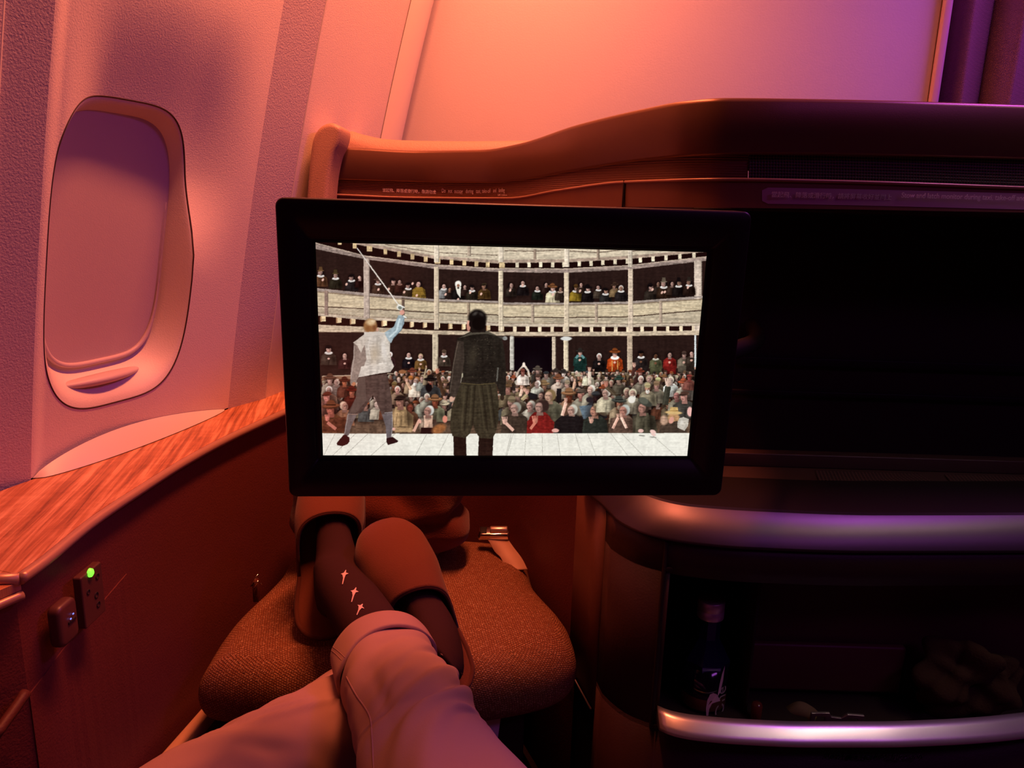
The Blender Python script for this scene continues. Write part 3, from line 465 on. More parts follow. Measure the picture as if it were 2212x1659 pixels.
    f.poly(Q([(318, 775), (400, 790), (410, 900), (385, 970), (345, 1040), (330, 1085), (290, 1070), (298, 960), (320, 860)]), (138, 122, 112), 1, .4); f.line(Q([(322, 800), (318, 900), (296, 1040)]), 2, (182, 170, 160), .7)
    f.poly(Q([(312, 775), (395, 735), (420, 750), (385, 820), (372, 850), (345, 800)]), (196, 186, 172), 1, .3); f.poly(Q([(350, 1030), (372, 950), (480, 930), (580, 915), (612, 950), (585, 990), (480, 1005)]), (202, 194, 182), 1, .3)
    f.ell(*A(470, 860), 16, 30, (170, 152, 124), .1, .6, .9); f.ell(*A(540, 830), 8, 30, (210, 206, 200), -.1, .7, .9); f.line(Q([(440, 720), (425, 800), (440, 900)]), 2, (212, 206, 196), .6); f.line(Q([(500, 930), (560, 925)]), 1.6, (226, 222, 212), .7)
    f.poly(Q([(540, 705), (610, 660), (645, 575), (690, 580), (685, 640), (655, 700), (610, 740), (590, 780), (570, 760)]), (150, 170, 178), 1, .3); f.line(Q([(575, 740), (630, 690), (655, 600)]), 3.6, (196, 214, 218), .8); f.line(Q([(600, 750), (668, 680), (686, 600)]), 2, (98, 120, 132), .7)
    f.ell(*A(672, 555), 6, 6, (214, 150, 132)); f.line(Q([(346, 86), (640, 492)]), 1.9, (214, 206, 196)); f.line(Q([(440, 216), (640, 492)]), 2.4, (226, 220, 208)); f.ell(*A(655, 520), 8, 6.5, (214, 214, 204), .5); f.ell(*A(657, 522), 5, 4, (120, 128, 118), .5); f.line(Q([(640, 495), (690, 522)]), 2.4, (228, 228, 220)); f.line(Q([(680, 580), (704, 598)]), 3, (214, 214, 206))
    f.poly(Q([(395, 690), (500, 690), (505, 715), (395, 722)]), (170, 140, 120)); f.ell(*A(440, 655), 17, 17.5, (150, 104, 62)); f.ell(*A(443, 628), 14, 9, (206, 176, 132), .1, 1, .6); f.ell(*A(425, 675), 8, 8, (134, 84, 46), 0, .7, .7); f.ell(*A(470, 670), 6, 8, (120, 70, 44), 0, .7, .7); f.ell(*A(460, 620), 7, 4, (228, 206, 168), .1, .8, .8); f.ell(*A(492, 680), 2.4, 4, (206, 150, 130)); f.ell(*A(318, 1078), 4.5, 5, (190, 120, 84)); f.poly(Q([(395, 700), (500, 695), (560, 712), (395, 735)]), (198, 190, 178))
    # ---- the man in dark doublet
    f.poly(Q([(1042, 1455), (1135, 1460), (1138, 1605), (1045, 1605)]), (44, 30, 24), 1, .5); f.poly(Q([(1228, 1465), (1335, 1455), (1328, 1605), (1222, 1605)]), (46, 32, 26), 1, .5)
    f.poly(Q([(1095, 1075), (1355, 1070), (1375, 1200), (1372, 1350), (1350, 1440), (1325, 1480), (1235, 1475), (1200, 1420), (1188, 1370), (1165, 1440), (1128, 1475), (1035, 1460), (1018, 1400), (1030, 1250)]), (64, 56, 42), 1, .6)
    for x0, y0, x1, y1 in ((1130, 1090, 1100, 1420), (1180, 1090, 1160, 1380), (1230, 1090, 1270, 1420), (1290, 1085, 1330, 1400)): f.line(Q([(x0, y0), (x1, y1)]), 4, (88, 78, 58), .45); f.line(Q([(x0 + 22, y0), (x1 + 22, y1)]), 4, (40, 34, 26), .5)
    f.poly(Q([(1075, 745), (1180, 690), (1260, 680), (1400, 745), (1420, 850), (1430, 1000), (1425, 1160), (1395, 1175), (1355, 1075), (1230, 1085), (1095, 1075), (1060, 1170), (1015, 1180), (1012, 1100), (1045, 900)]), (46, 40, 34), 1, .6)
    f.poly(Q([(1075, 760), (1120, 770), (1125, 900), (1100, 1080), (1060, 1175), (1018, 1175), (1045, 920)]), (72, 60, 52), .8, .4); f.line(Q([(1080, 770), (1048, 920), (1018, 1150)]), 1.6, (120, 102, 88), .6)
    for i in range(46):
        x, y = R_.uniform(1130, 1350), R_.uniform(740, 1060); f.ell(*A(x, y), R_.uniform(1, 3.4), R_.uniform(.5, 1.2), (104, 92, 74), R_.uniform(-1, 1), .55, .6)
    f.ell(*A(1190, 880), 14, 34, (84, 74, 58), .1, .5, .9); f.line(Q([(1100, 1072), (1225, 1084), (1350, 1072)]), 1.6, (112, 96, 60), .7)
    f.line(Q([(1370, 960), (1362, 1060)]), 3, (150, 150, 140), .5); f.line(Q([(1110, 1000), (1098, 1070)]), 1.6, (186, 176, 156), .6); f.ell(*A(1110, 1015), 1.8, 6, (190, 180, 150), 0, .8)
    f.poly(Q([(1080, 745), (1180, 700), (1290, 690), (1385, 735), (1290, 712), (1190, 718)]), (96, 88, 74), .8); f.ell(*A(1400, 740), 11, 4, (96, 96, 92), .3, .6, .7)
    f.poly(Q([(1160, 640), (1275, 660), (1280, 700), (1180, 705)]), (40, 32, 28)); f.ell(*A(1222, 600), 23, 22, (30, 24, 22)); f.ell(*A(1232, 640), 17, 17, (26, 20, 18)); f.ell(*A(1205, 565), 9, 5, (96, 90, 84), -.5, .7, .8); f.ell(*A(1250, 570), 8, 5, (78, 72, 68), .6, .6, .8); f.ell(*A(1157, 655), 5, 13, (196, 132, 112)); f.ell(*A(1153, 630), 2.4, 5, (222, 160, 136)); f.ell(*A(1172, 640), 4, 8, (36, 26, 24))
    f.ell(*A(1028, 1190), 5, 7, (206, 160, 136)); f.ell(*A(1400, 1180), 5, 7, (60, 46, 36))
    # ---- fine grain, and the warm veil the film has at its left side
    g = (f.n2 + f.n1 - 1) * .05 + (f.rs.rand(f.h, f.w).astype(np.float32) - .5) * .06
    f.a *= (1 + g)[..., None]
    X = (np.arange(f.w) / f.K + f.X0)[None]; Y = (np.arange(f.h) / f.K + f.Y0)[:, None]
    v = np.exp(-((X - 700) / 140.) ** 2) * np.exp(-((Y - 800) / 170.) ** 2) * .30 + np.exp(-(((X - 850) / 60.) ** 2 + ((Y - 585) / 50.) ** 2)) * .18
    f.a = f.a * (1 - v[..., None] * .35) + np.array([.62, .22, .16], np.float32) * v[..., None] * .42
    c = f.a.mean(axis=2, keepdims=True); f.a = np.clip(c + (f.a - c) * .84, 0, 1)
    f.a = np.clip((f.a - .5) * 1.14 + .51, 0, 1)
    return f
# ------------------------------------------------------------------ materials
WALL = mat('sidewall_plastic', (.78, .71, .62), .48, bump=[('noise', 420, .0004)], spec=.35)
WALLT = mat('textured_sidewall', (.56, .49, .50), .55, bump=[('noise', 330, .0008), ('noise', 700, .0003)], spec=.3)
BULK = mat('bulkhead_laminate', (.60, .56, .60), .6, bump=[('noise', 300, .0002)], spec=.2)
SHADE = mat('shade_plastic', (.58, .48, .47), .42, bump=[('noise', 500, .0002)], spec=.4)
TRIMM = mat('cream_trim', (.74, .68, .60), .4)
LEATH = mat('brown_leather', (.15, .036, .030), .52, bump=[('noise', 330, .0006), ('noise', 30, .0006)], spec=.32)
LEATHD = mat('dark_leather', (.10, .026, .022), .55, bump=[('noise', 330, .0004)], spec=.3)
HDR = mat('bronze_laminate', (.18, .085, .045), .36, bump=[('noise', 700, .00008)], spec=.5, metal=.35)
HDRF = mat('bronze_fascia', (.22, .088, .04), .5, bump=[('noise', 500, .0001)], spec=.4)
CAB = mat('dark_bronze_cabinet', (.042, .016, .013), .5, bump=[('noise', 300, .0003)], spec=.4)
BLACK = mat('matt_black_plastic', (.014, .008, .008), .55, spec=.2)
BLACKR = mat('dark_recess_lining', (.03, .016, .014), .7, spec=.2)
METAL = mat('brushed_aluminium', (.125, .10, .115), .40, metal=.9, aniso=.4, bump=[('noise', 60, .00008)])
BARM = mat('satin_aluminium_bar', (.80, .74, .70), .32, metal=.85)
CHROME = mat('chrome', (.8, .76, .72), .12, metal=1.)
SHELL = mat('tan_leatherette', (.44, .27, .17), .5, bump=[('noise', 400, .0006)])
FELT = mat('brown_felt', (.165, .052, .026), .95, sheen=.15, bump=[('noise', 700, .0005)], spec=.1)
FELTD = mat('brown_binding', (.12, .038, .022), .9, sheen=.1, bump=[('noise', 800, .0004)], spec=.1)
SOCK = mat('dark_brown_sock', (.045, .018, .018), .95, bump=[('weave', 900, .0003), ('noise', 500, .0003)], spec=.1)
SOCKP = mat('sock_motif_white', (.75, .55, .50), .9)
SKIN = mat('skin', (.62, .36, .26), .55, bump=[('noise', 500, .0002)])
CLOTH = mat('trouser_cotton', (.40, .24, .20), .88, bump=[('noise', 900, .00012)], sheen=.05, spec=.15)
SEAM = mat('trouser_thread', (.36, .20, .17), .9)
BLANK = mat('fleece_blanket', (.14, .030, .015), .98, sheen=.2, bump=[('noise', 420, .0012)], spec=.05)
GREEN = mat('green_indicator', (.1, .6, .05), .4, emit=(srgb(120, 255, 60), 1.6))
BLUE = mat('blue_indicator', (.1, .2, .8), .4, emit=(srgb(120, 140, 255), 1.2))
WHITEP = mat('white_paper', (.8, .78, .74), .5)
INK = mat('label_lettering', (.98, .86, .86), .6)
def purple_label():
    return mat('label_film', (.25, .13, .15), .5)

def weave_mat():
    m = mat('woven_upholstery', (.36, .13, .055), .9, spec=.15); nt = m.node_tree; nd = nt.nodes; lk = nt.links; b = nd['Principled BSDF']
    tc = nd.new('ShaderNodeTexCoord'); mp = nd.new('ShaderNodeMapping'); lk.new(tc.outputs['UV'], mp.inputs[0]); mp.inputs['Rotation'].default_value = (0, 0, .35)
    wob = nd.new('ShaderNodeTexNoise'); wob.inputs['Scale'].default_value = 90; lk.new(mp.outputs[0], wob.inputs['Vector'])
    mad = nd.new('ShaderNodeVectorMath'); mad.operation = 'MULTIPLY_ADD'; mad.inputs[1].default_value = (.0035, .0035, 0); lk.new(wob.outputs['Color'], mad.inputs[0]); lk.new(mp.outputs[0], mad.inputs[2])
    br = nd.new('ShaderNodeTexBrick'); br.inputs['Scale'].default_value = 1; br.inputs['Brick Width'].default_value = .0048; br.inputs['Row Height'].default_value = .0034; br.inputs['Mortar Size'].default_value = .0009; br.inputs['Mortar Smooth'].default_value = .6
    br.inputs['Color1'].default_value = (.31, .13, .058, 1); br.inputs['Color2'].default_value = (.48, .26, .14, 1); br.inputs['Mortar'].default_value = (.19, .065, .032, 1)
    lk.new(mad.outputs[0], br.inputs['Vector'])
    v = nd.new('ShaderNodeTexVoronoi'); v.inputs['Scale'].default_value = 185; lk.new(mp.outputs[0], v.inputs['Vector'])
    r = nd.new('ShaderNodeValToRGB'); r.color_ramp.elements[0].position = .14; r.color_ramp.elements[0].color = (1, 1, 1, 1); r.color_ramp.elements[1].position = .30; r.color_ramp.elements[1].color = (0, 0, 0, 1); lk.new(v.outputs['Distance'], r.inputs[0])
    mx = nd.new('ShaderNodeMix'); mx.data_type = 'RGBA'; mx.inputs[7].default_value = (.70, .45, .28, 1); lk.new(br.outputs[0], mx.inputs[6])
    ma = nd.new('ShaderNodeMath'); ma.operation = 'MULTIPLY'; ma.inputs[1].default_value = .55; lk.new(r.outputs[0], ma.inputs[0]); lk.new(ma.outputs[0], mx.inputs[0]); lk.new(mx.outputs[2], b.inputs['Base Color'])
    bp = nd.new('ShaderNodeBump'); bp.inputs['Distance'].default_value = .0014; bp.invert = True; lk.new(br.outputs['Fac'], bp.inputs['Height'])
    b2 = nd.new('ShaderNodeBump'); b2.inputs['Distance'].default_value = .0010; lk.new(r.outputs[0], b2.inputs['Height']); lk.new(bp.outputs[0], b2.inputs['Normal']); lk.new(b2.outputs[0], b.inputs['Normal'])
    return m
WEAVE = weave_mat()
def wood_mat():
    m = mat('wood_veneer', (.5, .2, .08), .4, spec=.45); nt = m.node_tree; nd = nt.nodes; lk = nt.links; b = nd['Principled BSDF']
    tc = nd.new('ShaderNodeTexCoord'); mp = nd.new('ShaderNodeMapping'); mp.inputs['Rotation'].default_value = (0, 0, radians(-12)); lk.new(tc.outputs['Object'], mp.inputs[0])
    m2 = nd.new('ShaderNodeMapping'); m2.inputs['Scale'].default_value = (110, 4.5, 1); m2.inputs['Rotation'].default_value = (0, 0, radians(17)); lk.new(mp.outputs[0], m2.inputs[0]); m2.vector_type = 'POINT'
    n = nd.new('ShaderNodeTexNoise'); n.inputs['Scale'].default_value = 1; n.inputs['Detail'].default_value = 8; n.inputs['Roughness'].default_value = .62; n.inputs['Distortion'].default_value = .5; lk.new(m2.outputs[0], n.inputs['Vector'])
    m3 = nd.new('ShaderNodeMapping'); m3.inputs['Scale'].default_value = (9, 34, 1); lk.new(mp.outputs[0], m3.inputs[0])
    n2 = nd.new('ShaderNodeTexNoise'); n2.inputs['Scale'].default_value = 1; n2.inputs['Detail'].default_value = 6; n2.inputs['Distortion'].default_value = 1.5; lk.new(m3.outputs[0], n2.inputs['Vector'])
    ad = nd.new('ShaderNodeMath'); ad.operation = 'MULTIPLY_ADD'; ad.inputs[1].default_value = .16; lk.new(n2.outputs[0], ad.inputs[0]); lk.new(n.outputs[0], ad.inputs[2])
    r = nd.new('ShaderNodeValToRGB'); e = r.color_ramp.elements; e[0].position = .40; e[0].color = (.22, .075, .03, 1); e[1].position = .76; e[1].color = (.80, .44, .24, 1)
    k = r.color_ramp.elements.new(.57); k.color = (.50, .20, .085, 1); lk.new(ad.outputs[0], r.inputs[0]); lk.new(r.outputs[0], b.inputs['Base Color'])
    bp = nd.new('ShaderNodeBump'); bp.inputs['Distance'].default_value = .0006; lk.new(n.outputs[0], bp.inputs['Height']); lk.new(bp.outputs[0], b.inputs['Normal'])
    return m
WOOD = wood_mat()
def mesh_mat(name, base, scale, hole=.36):
    m = mat(name, base, .5); nt = m.node_tree; nd = nt.nodes; lk = nt.links; b = nd['Principled BSDF']
    tc = nd.new('ShaderNodeTexCoord'); v = nd.new('ShaderNodeTexVoronoi'); v.inputs['Randomness'].default_value = 0.; v.inputs['Scale'].default_value = scale; lk.new(tc.outputs['UV'], v.inputs['Vector'])
    r = nd.new('ShaderNodeValToRGB'); r.color_ramp.elements[0].position = hole; r.color_ramp.elements[0].color = (.004, .002, .002, 1); r.color_ramp.elements[1].position = hole + .08; r.color_ramp.elements[1].color = (*base, 1)
    lk.new(v.outputs['Distance'], r.inputs[0]); lk.new(r.outputs[0], b.inputs['Base Color'])
    bp = nd.new('ShaderNodeBump'); bp.inputs['Distance'].default_value = .002; lk.new(v.outputs['Distance'], bp.inputs['Height']); lk.new(bp.outputs[0], b.inputs['Normal']); return m
MESH = mesh_mat('speaker_mesh', (.12, .06, .045), 250)

# ------------------------------------------------------------------ the cabin sidewall with its window
def off(z):
    h = z - .75; return .17 * h + (.07 * h * h if h > 0 else 0)
WC, WZ, WA, WB = .206, 1.063, .142, .231                     # window reveal: centre along the wall, centre height, half sizes
def sup(a, b, t, k=3.0):
    k = k * 1.18; c, s_ = cos(t), sin(t); return (a * math.copysign(abs(c) ** (2 / k), c), b * math.copysign(abs(s_) ** (2 / k), s_))
S0, S1, ZB, ZT = .048, .485, .752, 2.15
def relief(s, z):
    """how far the lining sinks outward round the window (m)"""
    sm = lambda x, a_, c: (lambda t: t * t * (3 - 2 * t))(min(1, max(0, (x - a_) / (c - a_))))
    lat = sm(s, .075, .16) * (1 - sm(s, .33, .47)); g_ = sm(z, 1.04, 1.20) * (1 - sm(z, 1.20, 1.46))
    return -.034 * lat * g_ - .006 * sm(s, .05, .075) * (1 - sm(s, .16, .30)) * (1 - sm(z, 1.6, 1.9))
def W(s, z, d=0.):
    return wallpt(s, off(z) + d, z)
wall_left = thing('wall_left', None, None, W(.25, .75), kind='structure')
NA = 192; rows = []
for j in range(NA):
    t = 2 * pi * j / NA; x, z = sup(WA, WB, t); c, s_ = cos(t), sin(t)
    # matching point on the panel's rectangle
    hx0, hx1, hz0, hz1 = WC - S0, S1 - WC, WZ - ZB, ZT - WZ
    kx = (hx1 if x > 0 else hx0) / abs(x) if abs(x) > 1e-6 else 1e9; kz = (hz1 if z > 0 else hz0) / abs(z) if abs(z) > 1e-6 else 1e9
    k = min(kx, kz); rows.append((WC + x, WZ + z, WC + x * k, WZ + z * k))
# put panel corners exactly on the grid
for cx, cz in ((S0, ZB), (S1, ZB), (S0, ZT), (S1, ZT)):
    j = min(range(NA), key=lambda q: (rows[q][2] - cx) ** 2 + (rows[q][3] - cz) ** 2); rows[j] = (rows[j][0], rows[j][1], cx, cz)
NR = 44; gr = []
for i in range(NR + 1):
    q = i / NR; q = q ** 1.25
    gr.append([W(lerp(r[0], r[2], q), lerp(r[1], r[3], q), relief(lerp(r[0], r[2], q), lerp(r[1], r[3], q))) for r in rows])
grid('window_panel', gr, WALL, wall_left, closed=True)
def wstrip(name, s0, s1, d0, d1, m, z0=.72, z1=2.15, n=30, k=2):
    return grid(name, [[W(lerp(s0, s1, j / k), lerp(z0, z1, i / n), lerp(d0, d1, j / k)) for j in range(k + 1)] for i in range(n + 1)], m, wall_left)
wstrip('pillar_panel', -.0085, S0, -.012, .0, WALLT)
wstrip('pillar_panel', -.55, -.0135, -.006, -.006, WALLT)
wstrip('pillar_panel', S1, .583, .0, .016, WALLT)
wstrip('side_panel', .590, .93, .014, .0, WALL, k=6)
for s, d in ((-.011, -.010), (.5865, .014)):
    tube('seam_bead', [W(s, z, d) for z in np.linspace(.72, 2.15, 40)], .0026, TRIMM, wall_left, seg=8)
# the wide rounded bead where sidewall meets bulkhead
rows = []
for i in range(40):
    z = .72 + 1.43 * i / 39; r = []
    for j in range(11):
        a = j / 10; r.append(W(.925 + .105 * a, z, .002 + .030 * sin(pi * min(1, a * 1.25)) ** .8 if a < .8 else .002 - .02 * (a - .8) / .2))
    rows.append(r)
grid('corner_bead', rows, TRIMM, wall_left)
# window: reveal, shade, handle
win = thing('window_1', None, None, W(WC, WZ), kind='structure')
gr = []
for i in range(15):
    q = i / 14; d = -.001 - .056 * (q ** 1.2); row = []
    for j in range(NA):
        x, z = sup(WA, WB, 2 * pi * j / NA); x2, z2 = sup(.124, .196, 2 * pi * j / NA, 3.2); e_ = q ** .75
        row.append(W(lerp(WC + x, .213, 0) if 0 else lerp(WC + x, .213 + x2, e_), lerp(WZ + z, 1.081 + z2, e_), d + relief(WC + x, WZ + z) * (1 - q)))
    gr.append(row)
grid('window_frame', gr, WALL, win, closed=True)
# the hairline gap round the frame
gap = [W(WC + sup(WA, WB, 2 * pi * j / 128)[0] * 1.004, WZ + sup(WA, WB, 2 * pi * j / 128)[1] * 1.003, relief(WC + sup(WA, WB, 2 * pi * j / 128)[0], WZ + sup(WA, WB, 2 * pi * j / 128)[1]) - .0003) for j in range(129)]
tube('gap_seal', gap, .0013, mat('gap_rubber', (.05, .02, .015), .8), win, seg=6, cap=False)
gr = []
for i in range(25):
    q = i / 24
    gr.append([W(.213 + sup(.127 * q, .199 * q, 2 * pi * j / 96, 3.2)[0], 1.081 + sup(.127 * q, .199 * q, 2 * pi * j / 96, 3.2)[1], -.0562 + .001 * (1 - q * q)) for j in range(96)])
shade = grid('window_shade', gr, SHADE, win, closed=True)
rim = []
for j in range(60):
    t = lerp(radians(-175), radians(8), j / 59); x, z = sup(.116, .186, t, 3.4); rim.append(W(.213 + x, 1.081 + z, -.053))
tube('shade_track', rim, lambda k: .0042 * min(1, (1 - k) * 3 + .05), SHADE, win, seg=10)
def handle_row(q, a):
    s = WC - .095 + .175 * q; w = .0125 * sin(pi * min(max(q, .02), .98)) ** .45
    return W(s, WZ - .192 + .0 * q + sin(a) * w * .75, -.046 + .036 * (cos(a) * .5 + .5) * sin(pi * min(max(q, .02), .98)) ** .5)
grid('shade_handle', [[handle_row(i / 20, 2 * pi * j / 16) for j in range(16)] for i in range(21)], SHADE, win, closed=True, cap=True)

# low ledge under the window panel, showing as a pale crescent behind the console top
rows = [[], [], []]
for i in range(41):
    q = i / 40; s = lerp(.050, .475, q); hh = .034 * sin(pi * q ** .75) ** .9
    rows[0].append(W(s, .7515, .030 * (hh / .034) ** .6)); rows[1].append(W(s, .7515 + hh * .5, .017 * (hh / .034) ** .6)); rows[2].append(W(s, .7515 + hh, .0008))
grid('window_ledge', rows, TRIMM, wall_left)

# ------------------------------------------------------------------ bulkhead ahead and the curtain beside it
bp0 = wallpt(1.03, -.05, 0); R_edge = onp(2005, 210, bp0, U); nb = (R_edge - bp0).dot(N)
def bulk(n, z, d=0.): return Vector((*(bp0 + N * n - U * d).xy, z))
wf = box('wall_front', bp0 + N * (nb / 2 - .05) + Vector((0, 0, 1.1)) + U * .012, nb + .10, .024, 2.2, BULK, rot=frame(N, U, Vector((0, 0, 1))), bev=.003)
tag(wf, kind='structure')
ed = box('trim_1', bp0 + N * (nb + .009) + Vector((0, 0, 1.1)) + U * .008, .016, .05, 2.2, mat('bulkhead_edge', (.62, .42, .42), .4), rot=frame(N, U, Vector((0, 0, 1))), bev=.005); tag(ed, kind='structure')
fl = box('floor', (0, .9, -.02), 4, 4.4, .04, mat('carpet', (.06, .03, .035), .95, bump=[('noise', 200, .002)])); tag(fl, kind='structure')
CURT = mat('curtain_cloth', (.36, .19, .19), .9, bump=[('weave', 150, .003)], sheen=.1, spec=.1)
rows = []; uvs = []
for i in range(31):
    z = .25 + 1.95 * i / 30
    row = []
    for j in range(241):
        q = j / 240; n = nb + .025 + .62 * q
        sh = (q * 7.2) % 1.0; y = .05 * (1 - abs(2 * sh - 1)) ** .8 * (1 if int(q * 7.2) % 2 else .75); y += .004 * sin(q * 60 + z * 3)
        row.append(Vector((*(bp0 + N * (n + .01 * sin(z * 2.3 + q * 9)) + U * (.05 - y)).xy, z))); uvs.append((q * .95, z))
    rows.append(row)
cu = grid('curtain', rows, CURT, None, uv=uvs, thick=.002); tag(cu, 'purple-lit pleated waffle-weave curtain hanging at the right end of the bulkhead', 'curtain')

# ------------------------------------------------------------------ side console with the wooden top
Z = .75
FE = [onz(x, y, Z) for x, y in ((42, 1240), (100, 1198), (200, 1118), (300, 1052), (400, 990), (500, 937), (612, 886))]
FE.append(FE[-1] + (FE[-1] - FE[-2]) * .9); FE = [Vector((FE[0].x - .0, FE[0].y - .0, Z))] + FE[1:]
FE = smooth_path(FE, 48)
con = thing('side_console', 'long brown leather side console with wood-grain top below the window', 'console', (FE[20].x - .05, FE[20].y, 0))
rows = [[], []]
for k, p in enumerate(FE):
    s = (p - A0).dot(U); rows[0].append(Vector((p.x - .004, p.y, Z))); b = W(s, Z, .0015); rows[1].append(Vector((b.x, b.y, Z)))
top = grid('wood_top', rows, WOOD, con, thick=.014, off=-1, smooth=False)
tube('edge_trim', [p + Vector((0, 0, -.006)) for p in FE], .0068, mat('satin_edge', (.52, .30, .20), .35, metal=.3), con, seg=12)
def fp(p, z, d=0.): return Vector((p.x - .008 + d, p.y - .0, z))
zz = np.linspace(.02, .735, 12)
grid('face_panel', [[fp(p, z) for p in FE] for z in zz], LEATH, con)
# removable lower door, a hair proud of the face: its outline shows as seams
xf = -.534; xn = FE[0].x
DY0, DY1, DZ = .40, .967, .630
def face_x(y):
    ps = sorted(FE, key=lambda q: abs(q.y - y)); return ps[0].x - .008
near = FE[0]
dz_top = [(near.y, .600), (.80, .612), (.88, .618), (.967, .632)]
rows = []
for i in range(13):
    q = i / 12; rows.append([Vector((face_x(y) + .0015, y, lerp(.04, curve(y, dz_top), q))) for y in np.linspace(near.y + .0, .967, 24)])
dr = grid('access_door', rows, LEATH, con, thick=.002, off=-1, smooth=False)
# the console wraps back toward the seat at its near end
NE = [near + Vector((0, 0, 0)), near + Vector((-.016, -.035, 0)), near + Vector((-.035, -.08, 0)), near + Vector((-.06, -.25, 0)), near + Vector((-.06, -.55, 0))]
NEs = smooth_path(NE, 30)
grid('near_face', [[Vector((p.x - .008, p.y, z)) for p in NEs] for z in np.linspace(.02, .722, 6)], LEATH, con)
wn = W((near - A0).dot(U), Z)
tube('edge_trim', [Vector((near.x, near.y, Z - .006)), Vector((near.x - .03, near.y - .004, Z - .006)), Vector((wn.x, near.y - .02, Z - .006))], .0068, MATS['satin_edge'], con, seg=12)
mk('top_end', [Vector((near.x, near.y, Z - .0003)), Vector((near.x - .03, near.y - .004, Z - .0003)), Vector((wn.x - .02, near.y - .02, Z - .0003)), Vector((wn.x - .01, wn.y + .02, Z - .0003))], [(0, 3, 2, 1)], WOOD, con, smooth=False)
rows = [[Vector((p.x, p.y, .731)) for p in NEs], [Vector((wn.x - .25, p.y, .731)) for p in NEs]]
grid('arm_cap', rows, WOOD, con, thick=.010, off=-1, smooth=False)
tube('arm_cap_trim', [Vector((p.x, p.y, .725)) for p in NEs], .0055, MATS['satin_edge'], con, seg=10)
grip = [onp(x, y, (xf + .0, .7, .6), Vector((1, 0, 0))) + Vector((.004, 0, 0)) for x, y in ((48, 1496), (20, 1536), (-20, 1590))]
tube('pull_strip', grip, .006, LEATHD, con, seg=10, n=8)
# seat rail strip at the foot of the console
ra, rb = Vector((-.505, 1.16, .285)), Vector((-.520, .86, .325)); ax = (ra - rb).normalized()
box('foot_rail', (ra + rb) / 2, .020, (ra - rb).length + .18, .030, mat('rail_plastic', (.60, .36, .22), .45), con, rot=frame(ax.cross(Vector((0, 0, 1))).normalized(), ax, ax.cross(Vector((0, 0, 1))).normalized().cross(ax)), bev=.005)

def face_rot(y): # axes on the console face: along it (forward), up, outward
    a = Vector((0, 1, 0)); return a, Vector((0, 0, 1)), Vector((1, 0, 0))
PLAS = mat('dark_brown_plastic', (.10, .035, .028), .42)
# power outlet
oc = onp(203, 1285, (-.520, .8, .6), Vector((1, 0, 0))) - Vector((.012, 0, 0)); out = thing('power_outlet', 'dark tall power socket plate with glowing green light on the console side', 'socket', oc)
oy = Vector((0, 1, 0)); oz = Vector((0, .0, 1))
prism('plate', rrect(.046, .070, .003), oc + Vector((.012, 0, 0)), oy, oz, .011, PLAS, out, bev=.002)
for y, z, r in ((-.011, .010, .0035), (.011, .020, .004), (.005, -.003, .0042), (.007, -.017, .004)):
    lathe('socket_hole', [(r, 0), (r, .0012), (r * .7, .0014), (r * .66, -.002), (0, -.002)], oc + Vector((.0115, y, z)), BLACKR, out, seg=20, axis=Vector((1, 0, 0)), xdir=oy)
lathe('indicator_light', [(0.0058, 0), (.0052, .003), (.003, .0045), (0, .005)], oc + Vector((.011, -.003, .032)), GREEN, out, seg=24, axis=Vector((1, 0, 0)), xdir=oy)
# usb box
uc = onp(151, 1344, (-.515, .8, .6), Vector((1, 0, 0))) - Vector((.017, 0, 0)); usb = thing('usb_port', 'small rounded box with two tiny blue lights left of the green-lit socket', 'socket', uc)
prism('housing', rrect(.036, .053, .009), uc + Vector((.017, 0, 0)), oy, oz, .016, PLAS, usb, bev=.005, smooth=True)
box('port_slot', uc + Vector((.0172, .004, .000)), .002, .015, .004, BLACKR, usb, bev=.0008)
for y, z in ((.000, .0045), (.0055, .008)):
    box('indicator_light', uc + Vector((.0186, y, z)), .0012, .0022, .0017, BLUE, usb, bev=.0004)

# ------------------------------------------------------------------ the seat shell of the suite ahead
sh = thing('seat_shell', 'tan rounded seat-back shell rising behind the bronze top rail, beside the window wall', 'seat', (-.3, 1.72, 0))
op_ = [(678, 500), (686, 440), (691, 380), (697, 325), (704, 300), (717, 283), (736, 276), (752, 281), (759, 292), (754, 318), (742, 345), (732, 400), (726, 500)]
P = smooth_path([ony(x, y, 1.60) for x, y in op_], 60)
o_ = prism('end_cap', [(p.x, p.z) for p in P], Vector((0, 1.60, 0)), Vector((1, 0, 0)), Vector((0, 0, 1)), -.09, SHELL, sh, smooth=True)
bv_ = bevel(o_, .010, 4)
pp = [(740, 290), (757, 283), (790, 292), (850, 302), (1000, 305), (1160, 303), (1210, 303)]
P2 = smooth_path([ony(x, y, 1.68) for x, y in pp], 40)
rows = [[p + Vector((0, -.02, -.25)) for p in P2], [p + Vector((0, -.022, -.03)) for p in P2], [p + Vector((0, -.016, -.006)) for p in P2], [p + Vector((0, 0, 0)) for p in P2], [p + Vector((0, .05, .0)) for p in P2], [p + Vector((0, .055, -.3)) for p in P2]]
grid('shell_back', rows, SHELL, sh)

